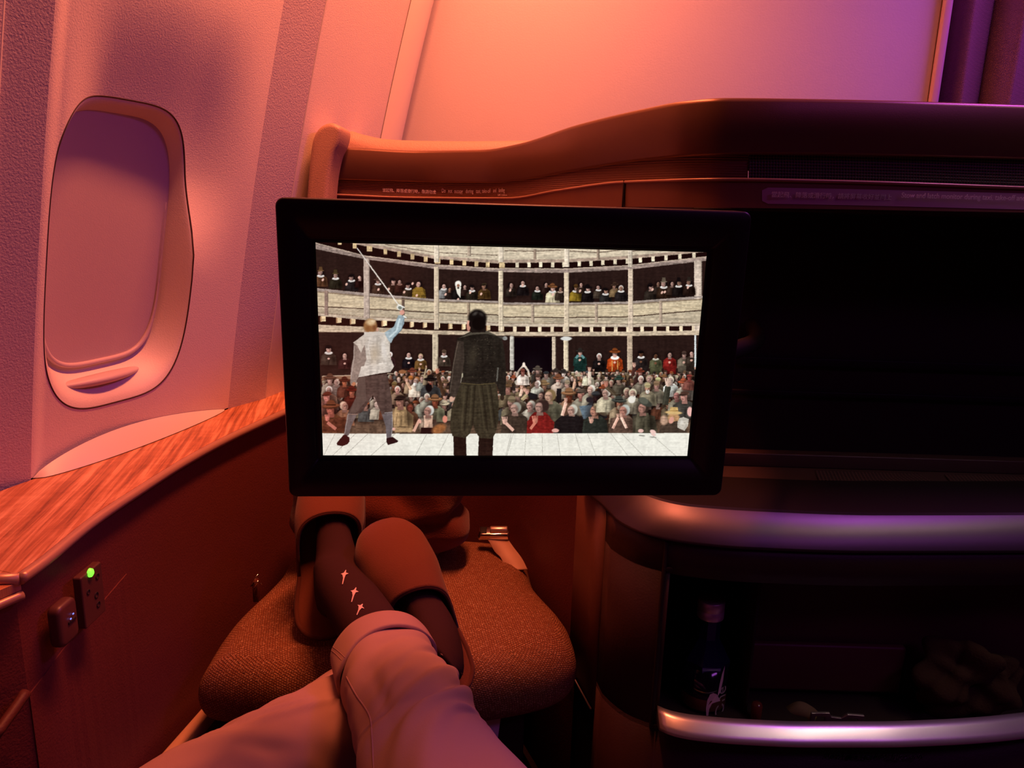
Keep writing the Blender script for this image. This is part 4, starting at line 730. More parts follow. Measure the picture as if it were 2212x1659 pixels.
# ------------------------------------------------------------------ the suite partition in front
PY = [(700, 1.60), (900, 1.61), (1040, 1.565), (1120, 1.48), (1250, 1.27), (1400, 1.12), (1480, 1.07), (1570, 1.045), (1700, 1.04), (1900, 1.04), (2212, 1.05), (2600, 1.08)]
def yy(px): return curve(px, PY)
TOPE = [(722, 320), (741, 318), (900, 325), (1040, 323), (1120, 310), (1250, 268), (1400, 232), (1480, 217), (1570, 210), (1800, 213), (2212, 225), (2600, 240)]
BOTE = [(722, 388), (900, 393), (1050, 396), (1120, 390), (1250, 367), (1400, 345), (1500, 337), (1620, 333), (1900, 336), (2212, 343), (2600, 352)]
LEDG = [(715, 420), (900, 427), (1100, 428), (1200, 412), (1348, 393), (1570, 387), (1800, 391), (2212, 405), (2600, 418)]
par = thing('suite_surround', 'curved bronze suite wall with thick top rail above and behind the monitor', 'suite surround', (.2, 1.4, 0))
PXS = [722 + (2600 - 722) * i / 150 for i in range(151)]
def prow(tab, dy=0., dz=0., pxs=PXS):
    out = []
    for x in pxs: p = ony(x, curve(x, tab), yy(x)); out.append(p + Vector((0, dy, dz)))
    return out
rows = [prow(BOTE, .050, 0), prow(BOTE, .004, 0), prow(BOTE, .0, .004), prow(TOPE, 0, -.006), prow(TOPE, .0015, -.002), prow(TOPE, .006, 0), prow(TOPE, .055, .0), prow(TOPE, .062, -.006), prow(TOPE, .062, -.09)]
g = grid('top_rail', rows, HDR, par)
def fcap(name, rows, idx, m, rev=False):
    v = [r[idx] for r in rows]; return mk(name, v, [tuple(range(len(v)))], m, par, smooth=False)
fcap('rail_end', rows, 0, HDR)
# recessed ribbed band under the rail, speaker mesh to the right of it, then the lip
pl = [x for x in PXS if x <= 1625]; pr = [x for x in PXS if x >= 1612]
RIB = mat('ribbed_band', (.22, .09, .042), .45, bump=[('lines', 95, .0012)])
grid('ribbed_band', [prow(LEDG, .016, 0, pl), prow(BOTE, .016, .01, pl)], RIB, par)
r0, r1 = prow(LEDG, .014, 0, pr), prow(BOTE, .014, .01, pr); L0 = 0; uv0 = []; uv1 = []
for i, p in enumerate(r0):
    if i: L0 += (p - r0[i - 1]).length
    uv0.append((L0, 0)); uv1.append((L0, r1[i].z - p.z))
grid('speaker_mesh', [r0, r1], MESH, par, uv=uv0 + uv1)
LIP = mat('lip_painted_highlight', (.55, .32, .2), .3, metal=.4)  # the highlight along the lip is put into this paler colour
rows = [prow(LEDG, .018, .002), prow(LEDG, .003, .002), prow(LEDG, .0, .0005), prow(LEDG, .002, -.002), prow(LEDG, .010, -.003)]
grid('lip', rows, LIP, par)
FB = [(715, 445), (1100, 450), (1348, 447), (1600, 449), (2212, 459), (2600, 466)]
a = prow(LEDG, .006, -.002); b = prow(FB, .006, 0)
grid('fascia', [a, b], HDRF, par)
p0 = ony(1348, 397, yy(1348) + .003); box('fascia_joint', p0 + Vector((0, 0, -.03)), .003, .004, .07, BLACKR, par, bev=.0005)
# the wall of the foot well below it (left part), running down to the floor
pf = [x for x in PXS if x <= 1300]
rows = [[Vector((p.x, p.y, z)) for p in prow(FB, .008, 0, pf)] for z in (.02, .3, .6, .9, 1.1)] + [prow(FB, .008, 0, pf)]
grid('footwell_back', rows, LEATH, par)
e0 = ony(722, 400, 1.60)
box('footwell_left_post', (e0.x - .03, 1.635, .56), .10, .04, 1.08, LEATHD, par, bev=.006)

# label on the partition, left
LF = mat('label_film_left', (.20, .075, .04), .45)
lp0 = ony(828, 412, yy(828) + .012); lp1 = ony(1090, 422, yy(1090) + .008)
lx = (lp1 - lp0).normalized(); lz = Vector((0, 0, 1)); nrm = lx.cross(lz)
text('lettering', '當起飛、降落或滑行時，敬請勿坐', lp0 + nrm * .004 + Vector((0, 0, -.002)), lx, lz, .0084, INK, par)
for wd_, px, py in (('Do', 954, 416), ('not', 968, 416.5), ('occupy', 981, 417), ('during', 1006, 417), ('taxi,', 1028, 417), ('take-off', 1041, 416.5), ('and', 1065, 415.5), ('landing', 1077, 415)):
    q0 = ony(px, py, yy(px) + .010); q1 = ony(px + 14, py, yy(px + 14) + .010); text('lettering', wd_, q0, (q1 - q0).normalized(), lz, .0118, INK, par, sx=.60)
q0 = ony(1076, 424, yy(1076)); text('lettering', 'UC1205A', q0 + nrm * .002 + Vector((0, 0, .001)), lx, lz, .005, INK, par)
# label on the partition, right: purple-tinted film with white lettering
def onfas(x, y, d=.006): return ony(x, y, yy(x) + d)
a0, a1 = onfas(1646, 400), onfas(1646, 434)
cor = [onfas(1646, 399, .003), onfas(2300, 407, .003), onfas(2300, 464, .003), onfas(1646, 434, .003)]
fx = (onfas(2212, 430) - onfas(1646, 416)).normalized()
cen = (onfas(1646, 417, .0045) + onfas(2420, 436, .0045)) / 2; wd = (onfas(2420, 436) - onfas(1646, 417)).length
zx = Vector((0, 0, 1)); zx = (zx - fx * zx.dot(fx)).normalized()
lf0, lf1 = [], []
for k in range(61):
    x = lerp(1646, 2420, k / 60); e_ = min(1, math.sqrt(max(0, 1 - max(0, 1 - (x - 1646) / 9) ** 2)) * .35 + .65) if x < 1655 else 1
    yc = lerp(417, 446, (x - 1646) / 774) + 3 * sin(pi * (x - 1646) / 774) * 0; ym = curve(x, LEDG) * .42 + curve(x, FB) * .58 - 1; hw = 17.5 * e_
    lf0.append(onfas(x, ym + hw, .0052)); lf1.append(onfas(x, ym - hw, .0052))
grid('label_film', [lf0, lf1], mat('label_film', (.50, .24, .36), .4), par, smooth=False)
t0 = onfas(1664, 425, .0025); text('lettering', '當起飛、降落或滑行時，請將屏幕收好並閂上', t0 - fx.cross(zx) * -.003, fx, zx, .0083, INK, par)
t0 = onfas(1944, 427, .0025); text('lettering', 'Stow and latch monitor during taxi, take-off and landing', t0 - fx.cross(zx) * -.003, fx, zx, .0100, INK, par, sx=.88)

# ------------------------------------------------------------------ cabinet: monitor bay, metal ledge, literature pocket
cab = thing('monitor_cabinet', 'dark cabinet with purple-lit metal ledge and open literature pocket, right of the foot well', 'cabinet', (.55, 1.2, 0))
BB = [(1262, 1063), (1305, 1096), (1332, 1125), (1399, 1157), (1489, 1175), (1624, 1187), (1893, 1195), (2212, 1194), (2600, 1185)]
BT = [(1336, 1040), (1393, 1069), (1444, 1085), (1498, 1094), (1668, 1105), (1893, 1112), (2212, 1112), (2600, 1104)]
ZBB, ZBT = .694, .738
nB = 80
def fr(tab, q): return lerp(tab[0][0], tab[-1][0], q)
bb = [onz(fr(BB, i / nB), curve(fr(BB, i / nB), BB), ZBB) for i in range(nB + 1)]
bt = [onz(fr(BT, i / nB), curve(fr(BT, i / nB), BT), ZBT) for i in range(nB + 1)]
rows = [[p + Vector((0, .03, -.002)) for p in bb], [p + Vector((0, .002, -.001)) for p in bb], bb, [lerp(p, q, .06) + Vector((0, -.001, .001)) for p, q in zip(bb, bt)], [lerp(p, q, .95) + Vector((0, -.001, .002)) for p, q in zip(bb, bt)], bt, [p + Vector((0, .006, .001)) for p in bt]]
grid('metal_ledge', rows, METAL, cab)
grid('ledge_shelf', [[p + Vector((0, .005, .0006)) for p in bt], [p + Vector((.01, .14, .0006)) for p in bt]], BLACK, cab)
# body below: follows the ledge, set back a little; with the pocket opening
fpth = [p + Vector((.004, .012, 0)) for p in bb]
def fpx(px, d=0.):   # plan point of the cabinet face under picture column px (of the ledge's lower edge)
    i = min(range(len(fpth)), key=lambda k: abs(fr(BB, k / nB) - px)); return fpth[i] + Vector((0, d, 0))
def xface(x):
    k = min(range(len(fpth)), key=lambda q: abs(fpth[q].x - x)); return fpth[k].y
ZP1, ZP0 = .640, .395
xl = onp(1440, 1400, (0, .985, 0), Vector((0, 1, 0))).x; xr = 1.10
xs = sorted(set([round(p.x, 5) for p in fpth if p.x > .15] + [round(xl, 5), xr])); x_first = .158
xs = [x for x in xs if x >= x_first]
fy = lambda x: (xface(x))
def strip(name, za, zb, xa, xb, m=CAB, d=0.):
    xx = [x for x in xs if xa <= x <= xb]
    if xx[0] > xa: xx = [xa] + xx
    if xx[-1] < xb: xx.append(xb)
    return grid(name, [[Vector((x, fy(x) + d, z)) for x in xx] for z in (za, (za + zb) / 2, zb)], m, cab, thick=.012, off=0)
strip('front_stile', ZP0 - .02, ZP1 + .001, x_first, xl)
strip('front_top_rail', ZP1, ZBB, x_first, xr)
strip('front_base_panel', .0, ZP0 - .012, x_first, xr)
# footwell side wall: runs back from the cabinet's corner
c0 = Vector((x_first - .002, fy(x_first), 0)); c1 = Vector((.028, 1.60, 0)); zlo = .325
sidew = [[Vector((p.x, p.y, z)) for p in (lerp(c0, c1, k / 10) for k in range(11))] for z in (zlo, .5, ZBB)]
grid('side_panel', sidew, mat('footwell_side_laminate', (.13, .045, .024), .45, bump=[('noise', 400, .0002)]), cab, thick=.01, off=1)
tube('side_panel_edge', [Vector((p.x - .004, p.y, zlo)) for p in (c0, c1)], .0022, METAL, cab, seg=8)
grid('side_plinth', [[Vector((p.x + .018, p.y, z)) for p in (c0, c1)] for z in (0, zlo)], BLACKR, cab)
tube('corner_joint', [Vector((c0.x + .004, c0.y - .0065, z)) for z in (.0, ZBB - .004)], .0016, BLACKR, cab, seg=6)
# pocket interior
def boxin(name, x0, x1, y0, y1, z0, z1, m, par_=cab, bev=.002): return box(name, ((x0 + x1) / 2, (y0 + y1) / 2, (z0 + z1) / 2), x1 - x0, y1 - y0, z1 - z0, m, par_, bev=bev)
xm = onp(1642, 1400, (0, 1.0, 0), Vector((0, 1, 0))).x
boxin('pocket_floor', xl - .01, xr, 1.0, 1.22, ZP0 - .022, ZP0 - .010, BLACKR)
boxin('pocket_back', xm, xr, 1.095, 1.105, ZP0 - .02, ZP1 + .05, mat('pocket_back_lining', (.085, .028, .022), .6))
boxin('bottle_niche_back', xl - .02, xm, 1.20, 1.21, ZP0 - .02, ZP1 + .05, BLACKR)
boxin('niche_side', xl - .012, xl - .006, 1.0, 1.21, ZP0 - .02, ZP1 + .05, BLACKR)
boxin('niche_side', xm - .002, xm + .003, 1.03, 1.21, ZP0 - .02, ZP1 + .05, BLACKR)
boxin('pocket_roof', xl - .01, xr, 1.0, 1.22, ZP1 + .002, ZP1 + .01, BLACKR)
boxin('inner_pouch', xm + .008, xm + .27, 1.08, 1.094, ZP0, ZP0 + .085, mat('pouch_leather', (.12, .036, .028), .5), bev=.005)
# the bright metal bar along the pocket's lower edge
BARP = [(1424, 1556), (1450, 1567), (1500, 1577), (1600, 1586), (1750, 1592), (1900, 1592), (2050, 1587), (2150, 1580), (2212, 1573), (2400, 1552)]
zb = .407
bp = [onz(x, curve(x, BARP), zb) for x in [1424 + (2400 - 1424) * i / 60 for i in range(61)]]
def barsec(p, k):
    e = min(1, k / .06) ** .6
    return [p + Vector((0, .024, -.004)), p + Vector((0, .022, .010)), p + Vector((0, .018, .0125)), p + Vector((0, .008, .0065)), p + Vector((0, -.003, -.001)), p + Vector((0, -.0085, -.006)), p + Vector((0, -.009, -.011)), p + Vector((0, -.003, -.0145)), p + Vector((0, .012, -.016))]
secs = [barsec(p, i / 60) for i, p in enumerate(bp)]
grid('pocket_bar', [list(r) for r in secs], BARM, cab, closed=True, cap=True)
# lettering under the bar
LY = fy(.58) - .0130
l0 = ony(1778, 1638, LY); text('lettering', '只供存放書本及報刊', l0, Vector((1, 0, 0)), Vector((0, 0, 1)), .0088, INK, cab)
l1 = ony(1886, 1636, LY); text('lettering', 'Literature only', l1, Vector((1, 0, 0)), Vector((0, 0, 1)), .0125, INK, cab, shear=.3)
l2 = ony(1926, 1641, LY); text('lettering', 'UC1205A04', l2, Vector((1, 0, 0)), Vector((0, 0, 1)), .0042, INK, cab)
# monitor bay above the ledge
bx0 = .17; bx1 = 1.15; by = 1.30
boxin('bay_back', bx0, bx1, by, by + .012, .72, 1.172, BLACKR)
boxin('bay_roof', .30, bx1, 1.07, by, 1.164, 1.172, BLACKR)
boxin('bay_side', bx0 - .006, bx0 + .004, 1.16, by, .74, 1.14, BLACKR)
boxin('bay_floor', bx0 + .04, bx1, 1.10, by, .725, .736, mat('bay_floor_plastic', (.06, .028, .022), .5))
for z0, z1, y in ((.90, .915, by - .006), (.845, .855, by - .006)): boxin('bay_rib', .26, bx1, y - .006, y, z0, z1, BLACK)
gm = mesh_mat('grille_mesh', (.13, .06, .045), 150, .34)
for xa, xb in ((.50, .70), (.72, .98)):
    grid('vent_grille', [[Vector((xa, 1.125, .7375)), Vector((xb, 1.125, .7375))], [Vector((xa + .02, 1.20, .7375)), Vector((xb, 1.20, .7375))]], gm, cab, uv=[(xa, 0), (xb, 0), (xa, .075), (xb, .075)])
boxin('bay_step', bx0 + .04, bx1, 1.215, 1.24, .736, .76, mat('bay_floor_plastic', (.06, .028, .022), .5))

# ------------------------------------------------------------------ monitor
mc = Vector((-.0008, .7898, .9998)); yaw, tilt = .0876, .0291; W_, H_ = .41, .2306
mx_ = Vector((cos(yaw), sin(yaw), 0)); nn = Vector((sin(yaw), -cos(yaw), 0)); mz_ = Vector((0, 0, 1)) * cos(tilt) + nn * sin(tilt); mn_ = mx_.cross(mz_)   # toward the viewer
mon = thing('monitor', 'large black swing-out seat monitor showing a crowded timber theatre scene', 'monitor', mc)
def onm(x, y): p = onp(x, y, mc, mn_) - mc; return (p.dot(mx_), p.dot(mz_))
c_ = [onm(*q) for q in ((597, 431), (1611, 452), (1566, 1072), (624, 1067))]
bl, br_ = (c_[0][0] + c_[3][0]) / 2, (c_[1][0] + c_[2][0]) / 2; bb_, bt_ = (c_[2][1] + c_[3][1]) / 2, (c_[0][1] + c_[1][1]) / 2
bw, bh = br_ - bl, bt_ - bb_; bc = mc + mx_ * (bl + br_) / 2 + mz_ * (bt_ + bb_) / 2
def ring(w_, h_, r, o, d): return [o + mx_ * a + mz_ * b + mn_ * d for a, b in rrect(w_, h_, r, 8)]
cs = mc
rows = [ring(bw - .006, bh - .006, .006, bc, -.030), ring(bw, bh, .009, bc, -.026), ring(bw, bh, .009, bc, .002), ring(bw - .0015, bh - .0015, .0085, bc, .0036), ring(bw - .004, bh - .004, .0075, bc, .0042),
        ring(W_ + .016, H_ + .014, .003, cs, .0042), ring(W_ + .014, H_ + .012, .0025, cs, .0010), ring(W_ + .004, H_ + .004, .0008, cs, .0008)]
hous = grid('bezel', rows, mat('monitor_bezel', (.016, .007, .007), .4, spec=.25), mon, closed=True)
mk('rear_cover', rows[0], [tuple(range(len(rows[0])))], BLACK, mon, smooth=False)
# the picture: a fine mesh whose vertices carry the film frame's colours, glowing like a lit panel
film = paint_film()
NX, NY = 840, 472
def homog(src, dst):
    A_ = []; B_ = []
    for (u, v), (x, y) in zip(src, dst): A_ += [[u, v, 1, 0, 0, 0, -u * x, -v * x], [0, 0, 0, u, v, 1, -u * y, -v * y]]; B_ += [x, y]
    return np.append(np.linalg.solve(np.array(A_, float), np.array(B_, float)), 1).reshape(3, 3)
Hm = homog([(0, 0), (1, 0), (1, 1), (0, 1)], [(683, 523), (1527, 545), (1483, 985), (697, 982)])
u, v = np.meshgrid(np.linspace(0, 1, NX), np.linspace(0, 1, NY)); den = Hm[2, 0] * u + Hm[2, 1] * v + Hm[2, 2]
X = ((Hm[0, 0] * u + Hm[0, 1] * v + Hm[0, 2]) / den - film.X0) * film.K; Y = ((Hm[1, 0] * u + Hm[1, 1] * v + Hm[1, 2]) / den - film.Y0) * film.K
xi = np.clip(X.astype(int), 1, film.w - 2); yi = np.clip(Y.astype(int), 1, film.h - 2)
colr = (film.a[yi, xi] * 2 + film.a[yi, xi + 1] + film.a[yi + 1, xi] + film.a[yi, xi - 1] + film.a[yi - 1, xi]) / 6
colr = np.where(colr <= .04045, colr / 12.92, ((colr + .055) / 1.055) ** 2.4)
me = bpy.data.meshes.new('screen'); me.vertices.add(NX * NY)
co = np.zeros((NY, NX, 3)); c0v, mxv, mzv, mnv = (np.array(q) for q in (mc, mx_, mz_, mn_))
co[:] = c0v + mnv * .0009; co += ((u - .5) * W_)[..., None] * mxv + ((.5 - v) * H_)[..., None] * mzv
me.vertices.foreach_set('co', co.ravel())
idx = np.arange(NX * NY).reshape(NY, NX); fcs = np.stack([idx[1:, :-1], idx[1:, 1:], idx[:-1, 1:], idx[:-1, :-1]], -1).reshape(-1, 4)
me.loops.add(fcs.size); me.loops.foreach_set('vertex_index', fcs.ravel().astype(np.int32)); me.polygons.add(len(fcs))
me.polygons.foreach_set('loop_start', np.arange(0, fcs.size, 4, dtype=np.int32)); me.polygons.foreach_set('loop_total', np.full(len(fcs), 4, np.int32)); me.update(calc_edges=True)
at = me.color_attributes.new('film', 'FLOAT_COLOR', 'POINT'); at.data.foreach_set('color', np.concatenate([colr, np.ones((NY, NX, 1))], -1).ravel().astype(np.float32))
sm = bpy.data.materials.new('lit_screen'); sm.use_nodes = True; nd = sm.node_tree.nodes; b = nd['Principled BSDF']; b.inputs['Base Color'].default_value = (.004, .004, .004, 1); b.inputs['Roughness'].default_value = .35
an = nd.new('ShaderNodeAttribute'); an.attribute_name = 'film'; sm.node_tree.links.new(an.outputs['Color'], b.inputs['Emission Color']); b.inputs['Emission Strength'].default_value = 1.0
link('screen', me, sm, mon)
# the arm that carries it back to the bay
ar = mc + mx_ * .21 - mn_ * .02
tube('swing_arm', [mc + mx_ * .10 - mn_ * .032 + mz_ * -.02, mc + mx_ * .20 - mn_ * .06 + mz_ * -.02, Vector((.36, 1.10, .97)), Vector((.42, 1.295, .97))], .013, BLACK, mon, n=16, seg=12)

# ------------------------------------------------------------------ ottoman
ot = thing('ottoman', 'brown woven upholstered foot cushion in the foot well under the feet', 'ottoman', (-.19, 1.25, 0))
OUT = [(-.478, 1.025), (-.30, 1.005), (-.10, 1.03), (.092, 1.085), (.118, 1.17), (.060, 1.33), (.012, 1.50), (-.20, 1.525), (-.425, 1.50), (-.452, 1.33), (-.478, 1.16)]
cx, cy = -.19, 1.25
def outl(n=160):
    P = smooth_path([Vector((*p, 0)) for p in OUT] + [Vector((*OUT[0], 0))], n); return P[:-1]
O = outl(); prof = []
ZT_, ZB_ = .462, .325
for k in range(7): a = k / 6 * pi / 2; prof.append((1 - .055 / .26 * (1 - cos(a)) * 1., ZB_ + .05 * (1 - sin(pi / 2 - a)) if 0 else 0))
rows = []; uv = []; per = [0]
for i in range(1, len(O)): per.append(per[-1] + (O[i] - O[i - 1]).length)
sec = [(-.34, ZB_), (-.050, ZB_), (-.022, ZB_ + .006), (-.006, ZB_ + .022), (.002, ZB_ + .045), (.004, ZB_ + .068), (.001, ZB_ + .092), (-.010, ZB_ + .114), (-.030, ZB_ + .129), (-.058, ZB_ + .137), (-.10, ZB_ + .142), (-.15, ZB_ + .146), (-.21, ZB_ + .148), (-.34, ZB_ + .150)]
arc = 0
for k, (d, z) in enumerate(sec):
    row = []
    if k: arc += hypot(d - sec[k - 1][0], z - sec[k - 1][1])
    for i, p in enumerate(O):
        r = Vector((p.x - cx, p.y - cy, 0)); f = max(.002, 1 + d / .27) if d > -.3 else .02
        bump = .003 * sin(per[i] * 22 + z * 40) * (1 if -.1 < d else .3)
        q = Vector((cx, cy, z + bump * .6)) + r * (f + bump * .5)
        if z > ZB_ + .13:      # worn hollow where the heels rest
            q.z -= .010 * math.exp(-(((q.x + .20) / .16) ** 2 + ((q.y - 1.10) / .12) ** 2))
        row.append(q)
        uv.append(((r.x * f) * 1.0 + cx, (r.y * f)) if k >= 8 else (per[i] * 1.0, z))
    rows.append(row)
g = grid('cushion', rows, WEAVE, ot, closed=True)
ul = g.data.uv_layers.new(name='UVMap'); nO = len(O); arcs = [0]
for k in range(1, len(sec)): arcs.append(arcs[-1] + hypot(sec[k][0] - sec[k - 1][0], sec[k][1] - sec[k - 1][1]))
for pl_ in g.data.polygons:
    for li in pl_.loop_indices:
        vi = g.data.loops[li].vertex_index; co_ = g.data.vertices[vi].co; rk, ci = divmod(vi, nO)
        if pl_.index // nO >= 8: ul.data[li].uv = (co_.x, co_.y)
        else: ul.data[li].uv = (per[ci] if not (ci == 0 and pl_.index % nO == nO - 1) else per[-1] + .01, arcs[rk])
ss = g.modifiers.new('sub', 'SUBSURF'); ss.levels = 1; ss.render_levels = 1
box('pedestal', (-.19, 1.32, .165), .46, .34, .325, BLACKR, ot, bev=.01)

# ------------------------------------------------------------------ blanket behind the slippers
def blob(name, c, sx, sy, sz, m, parent=None, k=2.6, fold=None, nu=96, nv=48):
    rows = []
    for i in range(nv + 1):
        ph = -pi / 2 + pi * i / nv; row = []
        for j in range(nu):
            t = 2 * pi * j / nu
            f = lambda q, e: math.copysign(abs(q) ** e, q)
            x, y, z = f(cos(ph), 2 / k) * f(cos(t), 2 / k), f(cos(ph), 2 / k) * f(sin(t), 2 / k), f(sin(ph), 2 / k)
            d = fold(x, y, z) if fold else 0; row.append(Vector(c) + Vector((x * (sx + d), y * (sy + d), z * (sz + d))))
        rows.append(row)
    return grid(name, rows, m, parent, closed=True)
def bf(x, y, z):
    return -.020 * math.exp(-((z + .15 - .25 * x) / .12) ** 2) * (1 if x > .1 else .5) + .006 * sin(7 * z + 3 * x) - .012 * math.exp(-((z + .62 + .2 * x) / .10) ** 2) - .016 * math.exp(-(((x - .62) / .13) ** 2)) * max(0, -z + .15) + .004 * sin(11 * x + 5 * z + 2 * y)
bl_ = blob('folded_blanket', (-.252, 1.385, .568), .172, .105, .112, BLANK, k=3.0, fold=bf); tag(bl_, 'dark red fleece blanket bundled on the ottoman behind the slippers', 'blanket')

# ------------------------------------------------------------------ seat belt on the right, hook on the left
belt = thing('seat_belt', 'tan seat belt with chrome buckle at the right back of the ottoman', 'seat belt', (.0, 1.40, .47))
B0 = ony(1068, 1160, 1.43); BX = (ony(1105, 1160, 1.43) - B0).normalized()
bcn = ony(1067, 1152, 1.43)
bz = Vector((0, -.35, .94)).normalized(); by_ = bz.cross(BX).normalized(); rotb = frame(BX, by_, bz)
box('buckle', bcn, .066, .030, .018, CHROME, belt, rot=rotb, bev=.006)
lathe('buckle_roller', [(0, -.018), (.0075, -.018), (.0085, -.016), (.0085, .016), (.0075, .018), (0, .018)], bcn + BX * .010 + bz * .009, mat('roller_metal', (.8, .62, .5), .3, metal=.8), belt, seg=24, axis=BX, xdir=bz)
box('buckle_slot', bcn - BX * .022 + bz * .0085, .014, .018, .004, BLACK, belt, rot=rotb, bev=.001)
sp = [bcn + Vector((.004, -.005, -.006)), ony(1088, 1185, 1.405) + Vector((0, 0, .0)), ony(1105, 1208, 1.385), ony(1117, 1232, 1.365)]
sp = smooth_path(sp, 20); STRAP = mat('strap_webbing', (.62, .38, .26), .6, bump=[('weave', 400, .0006)])
wv = (BX * .95 + Vector((.0, .1, 0))).normalized()
rows = [[p - wv * .021 + Vector((0, 0, .002 * sin(i * .6))) for i, p in enumerate(sp)], [p for p in sp], [p + wv * .021 for p in sp]]
grid('webbing', rows, STRAP, belt, thick=.002)
hk = thing('belt_hook', 'chrome belt hook between the ottoman and the console, left of the slippers', 'hook', ony(555, 1265, 1.27))
h1 = [ony(542, 1266, 1.27), ony(548, 1254, 1.27), ony(558, 1240, 1.275)]
tube('hook_bar', h1, .0016, CHROME, hk, seg=8); tube('hook_bar', [ony(548, 1272, 1.265), ony(553, 1262, 1.265), ony(558, 1254, 1.268)], .0016, CHROME, hk, seg=8)
box('hook_plate', ony(553, 1275, 1.28), .010, .020, .040, LEATHD, hk, rot=Matrix.Rotation(radians(12), 3, 'Z'), bev=.002)
lathe('hook_rivet', [(0, -.001), (.0016, -.001), (.0016, .001), (0, .0015)], ony(564, 1261, 1.27), CHROME, hk, seg=10, axis=Vector((0, -1, 0)))

# ------------------------------------------------------------------ the passenger: crossed legs, trousers, socks, slippers
per_ = thing('person', 'person lying back with crossed legs in pale trousers, patterned dark socks and brown slippers', 'person', (-.05, .1, .0))
Hl, Tl = Vector((-.294, 1.073, .470)), Vector((-.316, 1.262, .683)); Hr, Tr = Vector((-.070, .960, .452)), Vector((-.213, 1.124, .650))
def slip_frame(Hh, Tt, side=0.):
    l = (Tt - Hh).normalized(); eye = (EYE - (Hh + Tt) / 2).normalized(); n = (eye - l * eye.dot(l)).normalized()
    n = (n + l.cross(n) * side).normalized(); wv_ = l.cross(n); return l, wv_, n
def sole_hw(u):  # half width along the slipper, heel 0 to toe 1
    return curve(u, [(0, .0), (.012, .018), (.04, .031), (.10, .042), (.20, .0455), (.35, .0445), (.50, .048), (.68, .0555), (.82, .054), (.92, .042), (.97, .028), (.993, .012), (1, .0)])
def slipper(Hh, Tt, side, pk, eL, eR, top_, curl=0.):
    Lq = (Tt - Hh).length; l, wv_, n = slip_frame(Hh, Tt, side); root = bpy.data.objects.new('slipper', None); COL.objects.link(root); root.parent = per_; root.matrix_parent_inverse = per_.matrix_world.inverted(); bpy.context.view_layer.update()
    def at_(u, w__, h): return Hh + l * (u * Lq) + wv_ * w__ + n * (h + curl * (abs(w__) / .05) ** 2 * .006)
    us = [.5 - .5 * cos(pi * i / 48) for i in range(49)]
    rows = [[at_(u, sole_hw(u) * (k / 6 - 1), 0) for k in range(13)] for u in us]
    s = grid('sole', rows, FELT, root, thick=.007, off=0)
    out = [at_(u, sole_hw(u), .001) for u in us] + [at_(u, -sole_hw(u), .001) for u in us[::-1][1:-1]]; out.append(out[0])
    tube('piping', smooth_path(out, 180), .0042, FELTD, root, seg=8, cap=False)
    # upper: closed toe, arched over the instep
    U0 = .47; rows = []
    for i in range(33):
        q = i / 32; row = []
        for k in range(25):
            c = k / 24 * 2 - 1; e0_ = eL if c < pk else eR; wd_ = (pk + 1) if c < pk else (1 - pk); edge = e0_ + (top_ - e0_) * math.sqrt(max(0, 1 - ((c - pk) / wd_) ** 2 * .98))
            u = lerp(edge, .992, q); hw = sole_hw(u) * 1.0
            hgt = curve(u, [(.2, .074), (.45, .080), (.62, .072), (.78, .056), (.9, .038), (.97, .018), (1., .002)])
            a = c * pi / 2; row.append(at_(u, hw * sin(a) * (1 + .03 * cos(a)), hgt * max(0, cos(a)) ** .62 + .002))
        rows.append(row)
    grid('upper', rows, FELT, root, thick=.0035, off=1)
    tube('opening_hem', rows[0], .0026, FELTD, root, seg=8)
    return at_, l, wv_, n
atl, ll, wl, nl = slipper(Hl, Tl, -.10, .25, .30, .50, .66)
atr, lr, wr, nr_ = slipper(Hr, Tr, .16, -.3, .34, .26, .52)
# joints
SGN = 1 if wl.x > 0 else -1
anR = atl(.22, SGN * .034, .098) ; cufR = onz(829, 1408, .572)
anL = atr(.16, -.004, .080); cufL = onz(882, 1440, .470)
KR = Vector((.04, .47, .560)); HR = Vector((.085, -.08, .50)); KL = Vector((-.40, .46, .50)); HL = Vector((-.085, -.08, .50)); PEL = Vector((0, -.13, .50))
def skinned(name, chains, m, parent, root, sub=2):
    vs = []; ed = []; rad = []; key = {}
    for ch in chains:
        last = None
        for p, r in ch:
            k = (round(p.x, 4), round(p.y, 4), round(p.z, 4))
            if k not in key: key[k] = len(vs); vs.append(p); rad.append(r)
            if last is not None: ed.append((last, key[k]))
            last = key[k]
    me_ = bpy.data.meshes.new(name); me_.from_pydata([tuple(q) for q in vs], ed, []); me_.update(); o = link(name, me_, m, parent, smooth=False)
    sk = o.modifiers.new('skin', 'SKIN'); sk.use_smooth_shade = True
    for i, r in enumerate(rad):
        r = r if isinstance(r, tuple) else (r, r); me_.skin_vertices[0].data[i].radius = r; me_.skin_vertices[0].data[i].use_root = (i == root)
    s_ = o.modifiers.new('sub', 'SUBSURF'); s_.levels = sub; s_.render_levels = sub; return o
def foot(at_): return [at_(.20, .004, .062), at_(.34, .004, .046), at_(.55, 0, .032), at_(.76, 0, .024), at_(.90, 0, .018)], at_(.09, .004, .030)
fR, heR = [atl(.22, SGN * .024, .062), atl(.36, SGN * .020, .048), atl(.56, SGN * .010, .034), atl(.76, 0, .024), atl(.90, 0, .018)], atl(.10, SGN * .018, .032); fL, heL = foot(atr)
def shin(an, kn, t): return lerp(an, kn, t)
def sock(an, cf, ft, he):
    top_ = lerp(an, cf, .95)
    return skinned('sock', [[(top_, .046), (lerp(an, cf, .45), .045), (an, .046), (ft[0], .045), (ft[1], .037), (ft[2], .031), (ft[3], .026), (ft[4], .016)], [(ft[0], .041), (he, .030)]], SOCK, per_, 0)
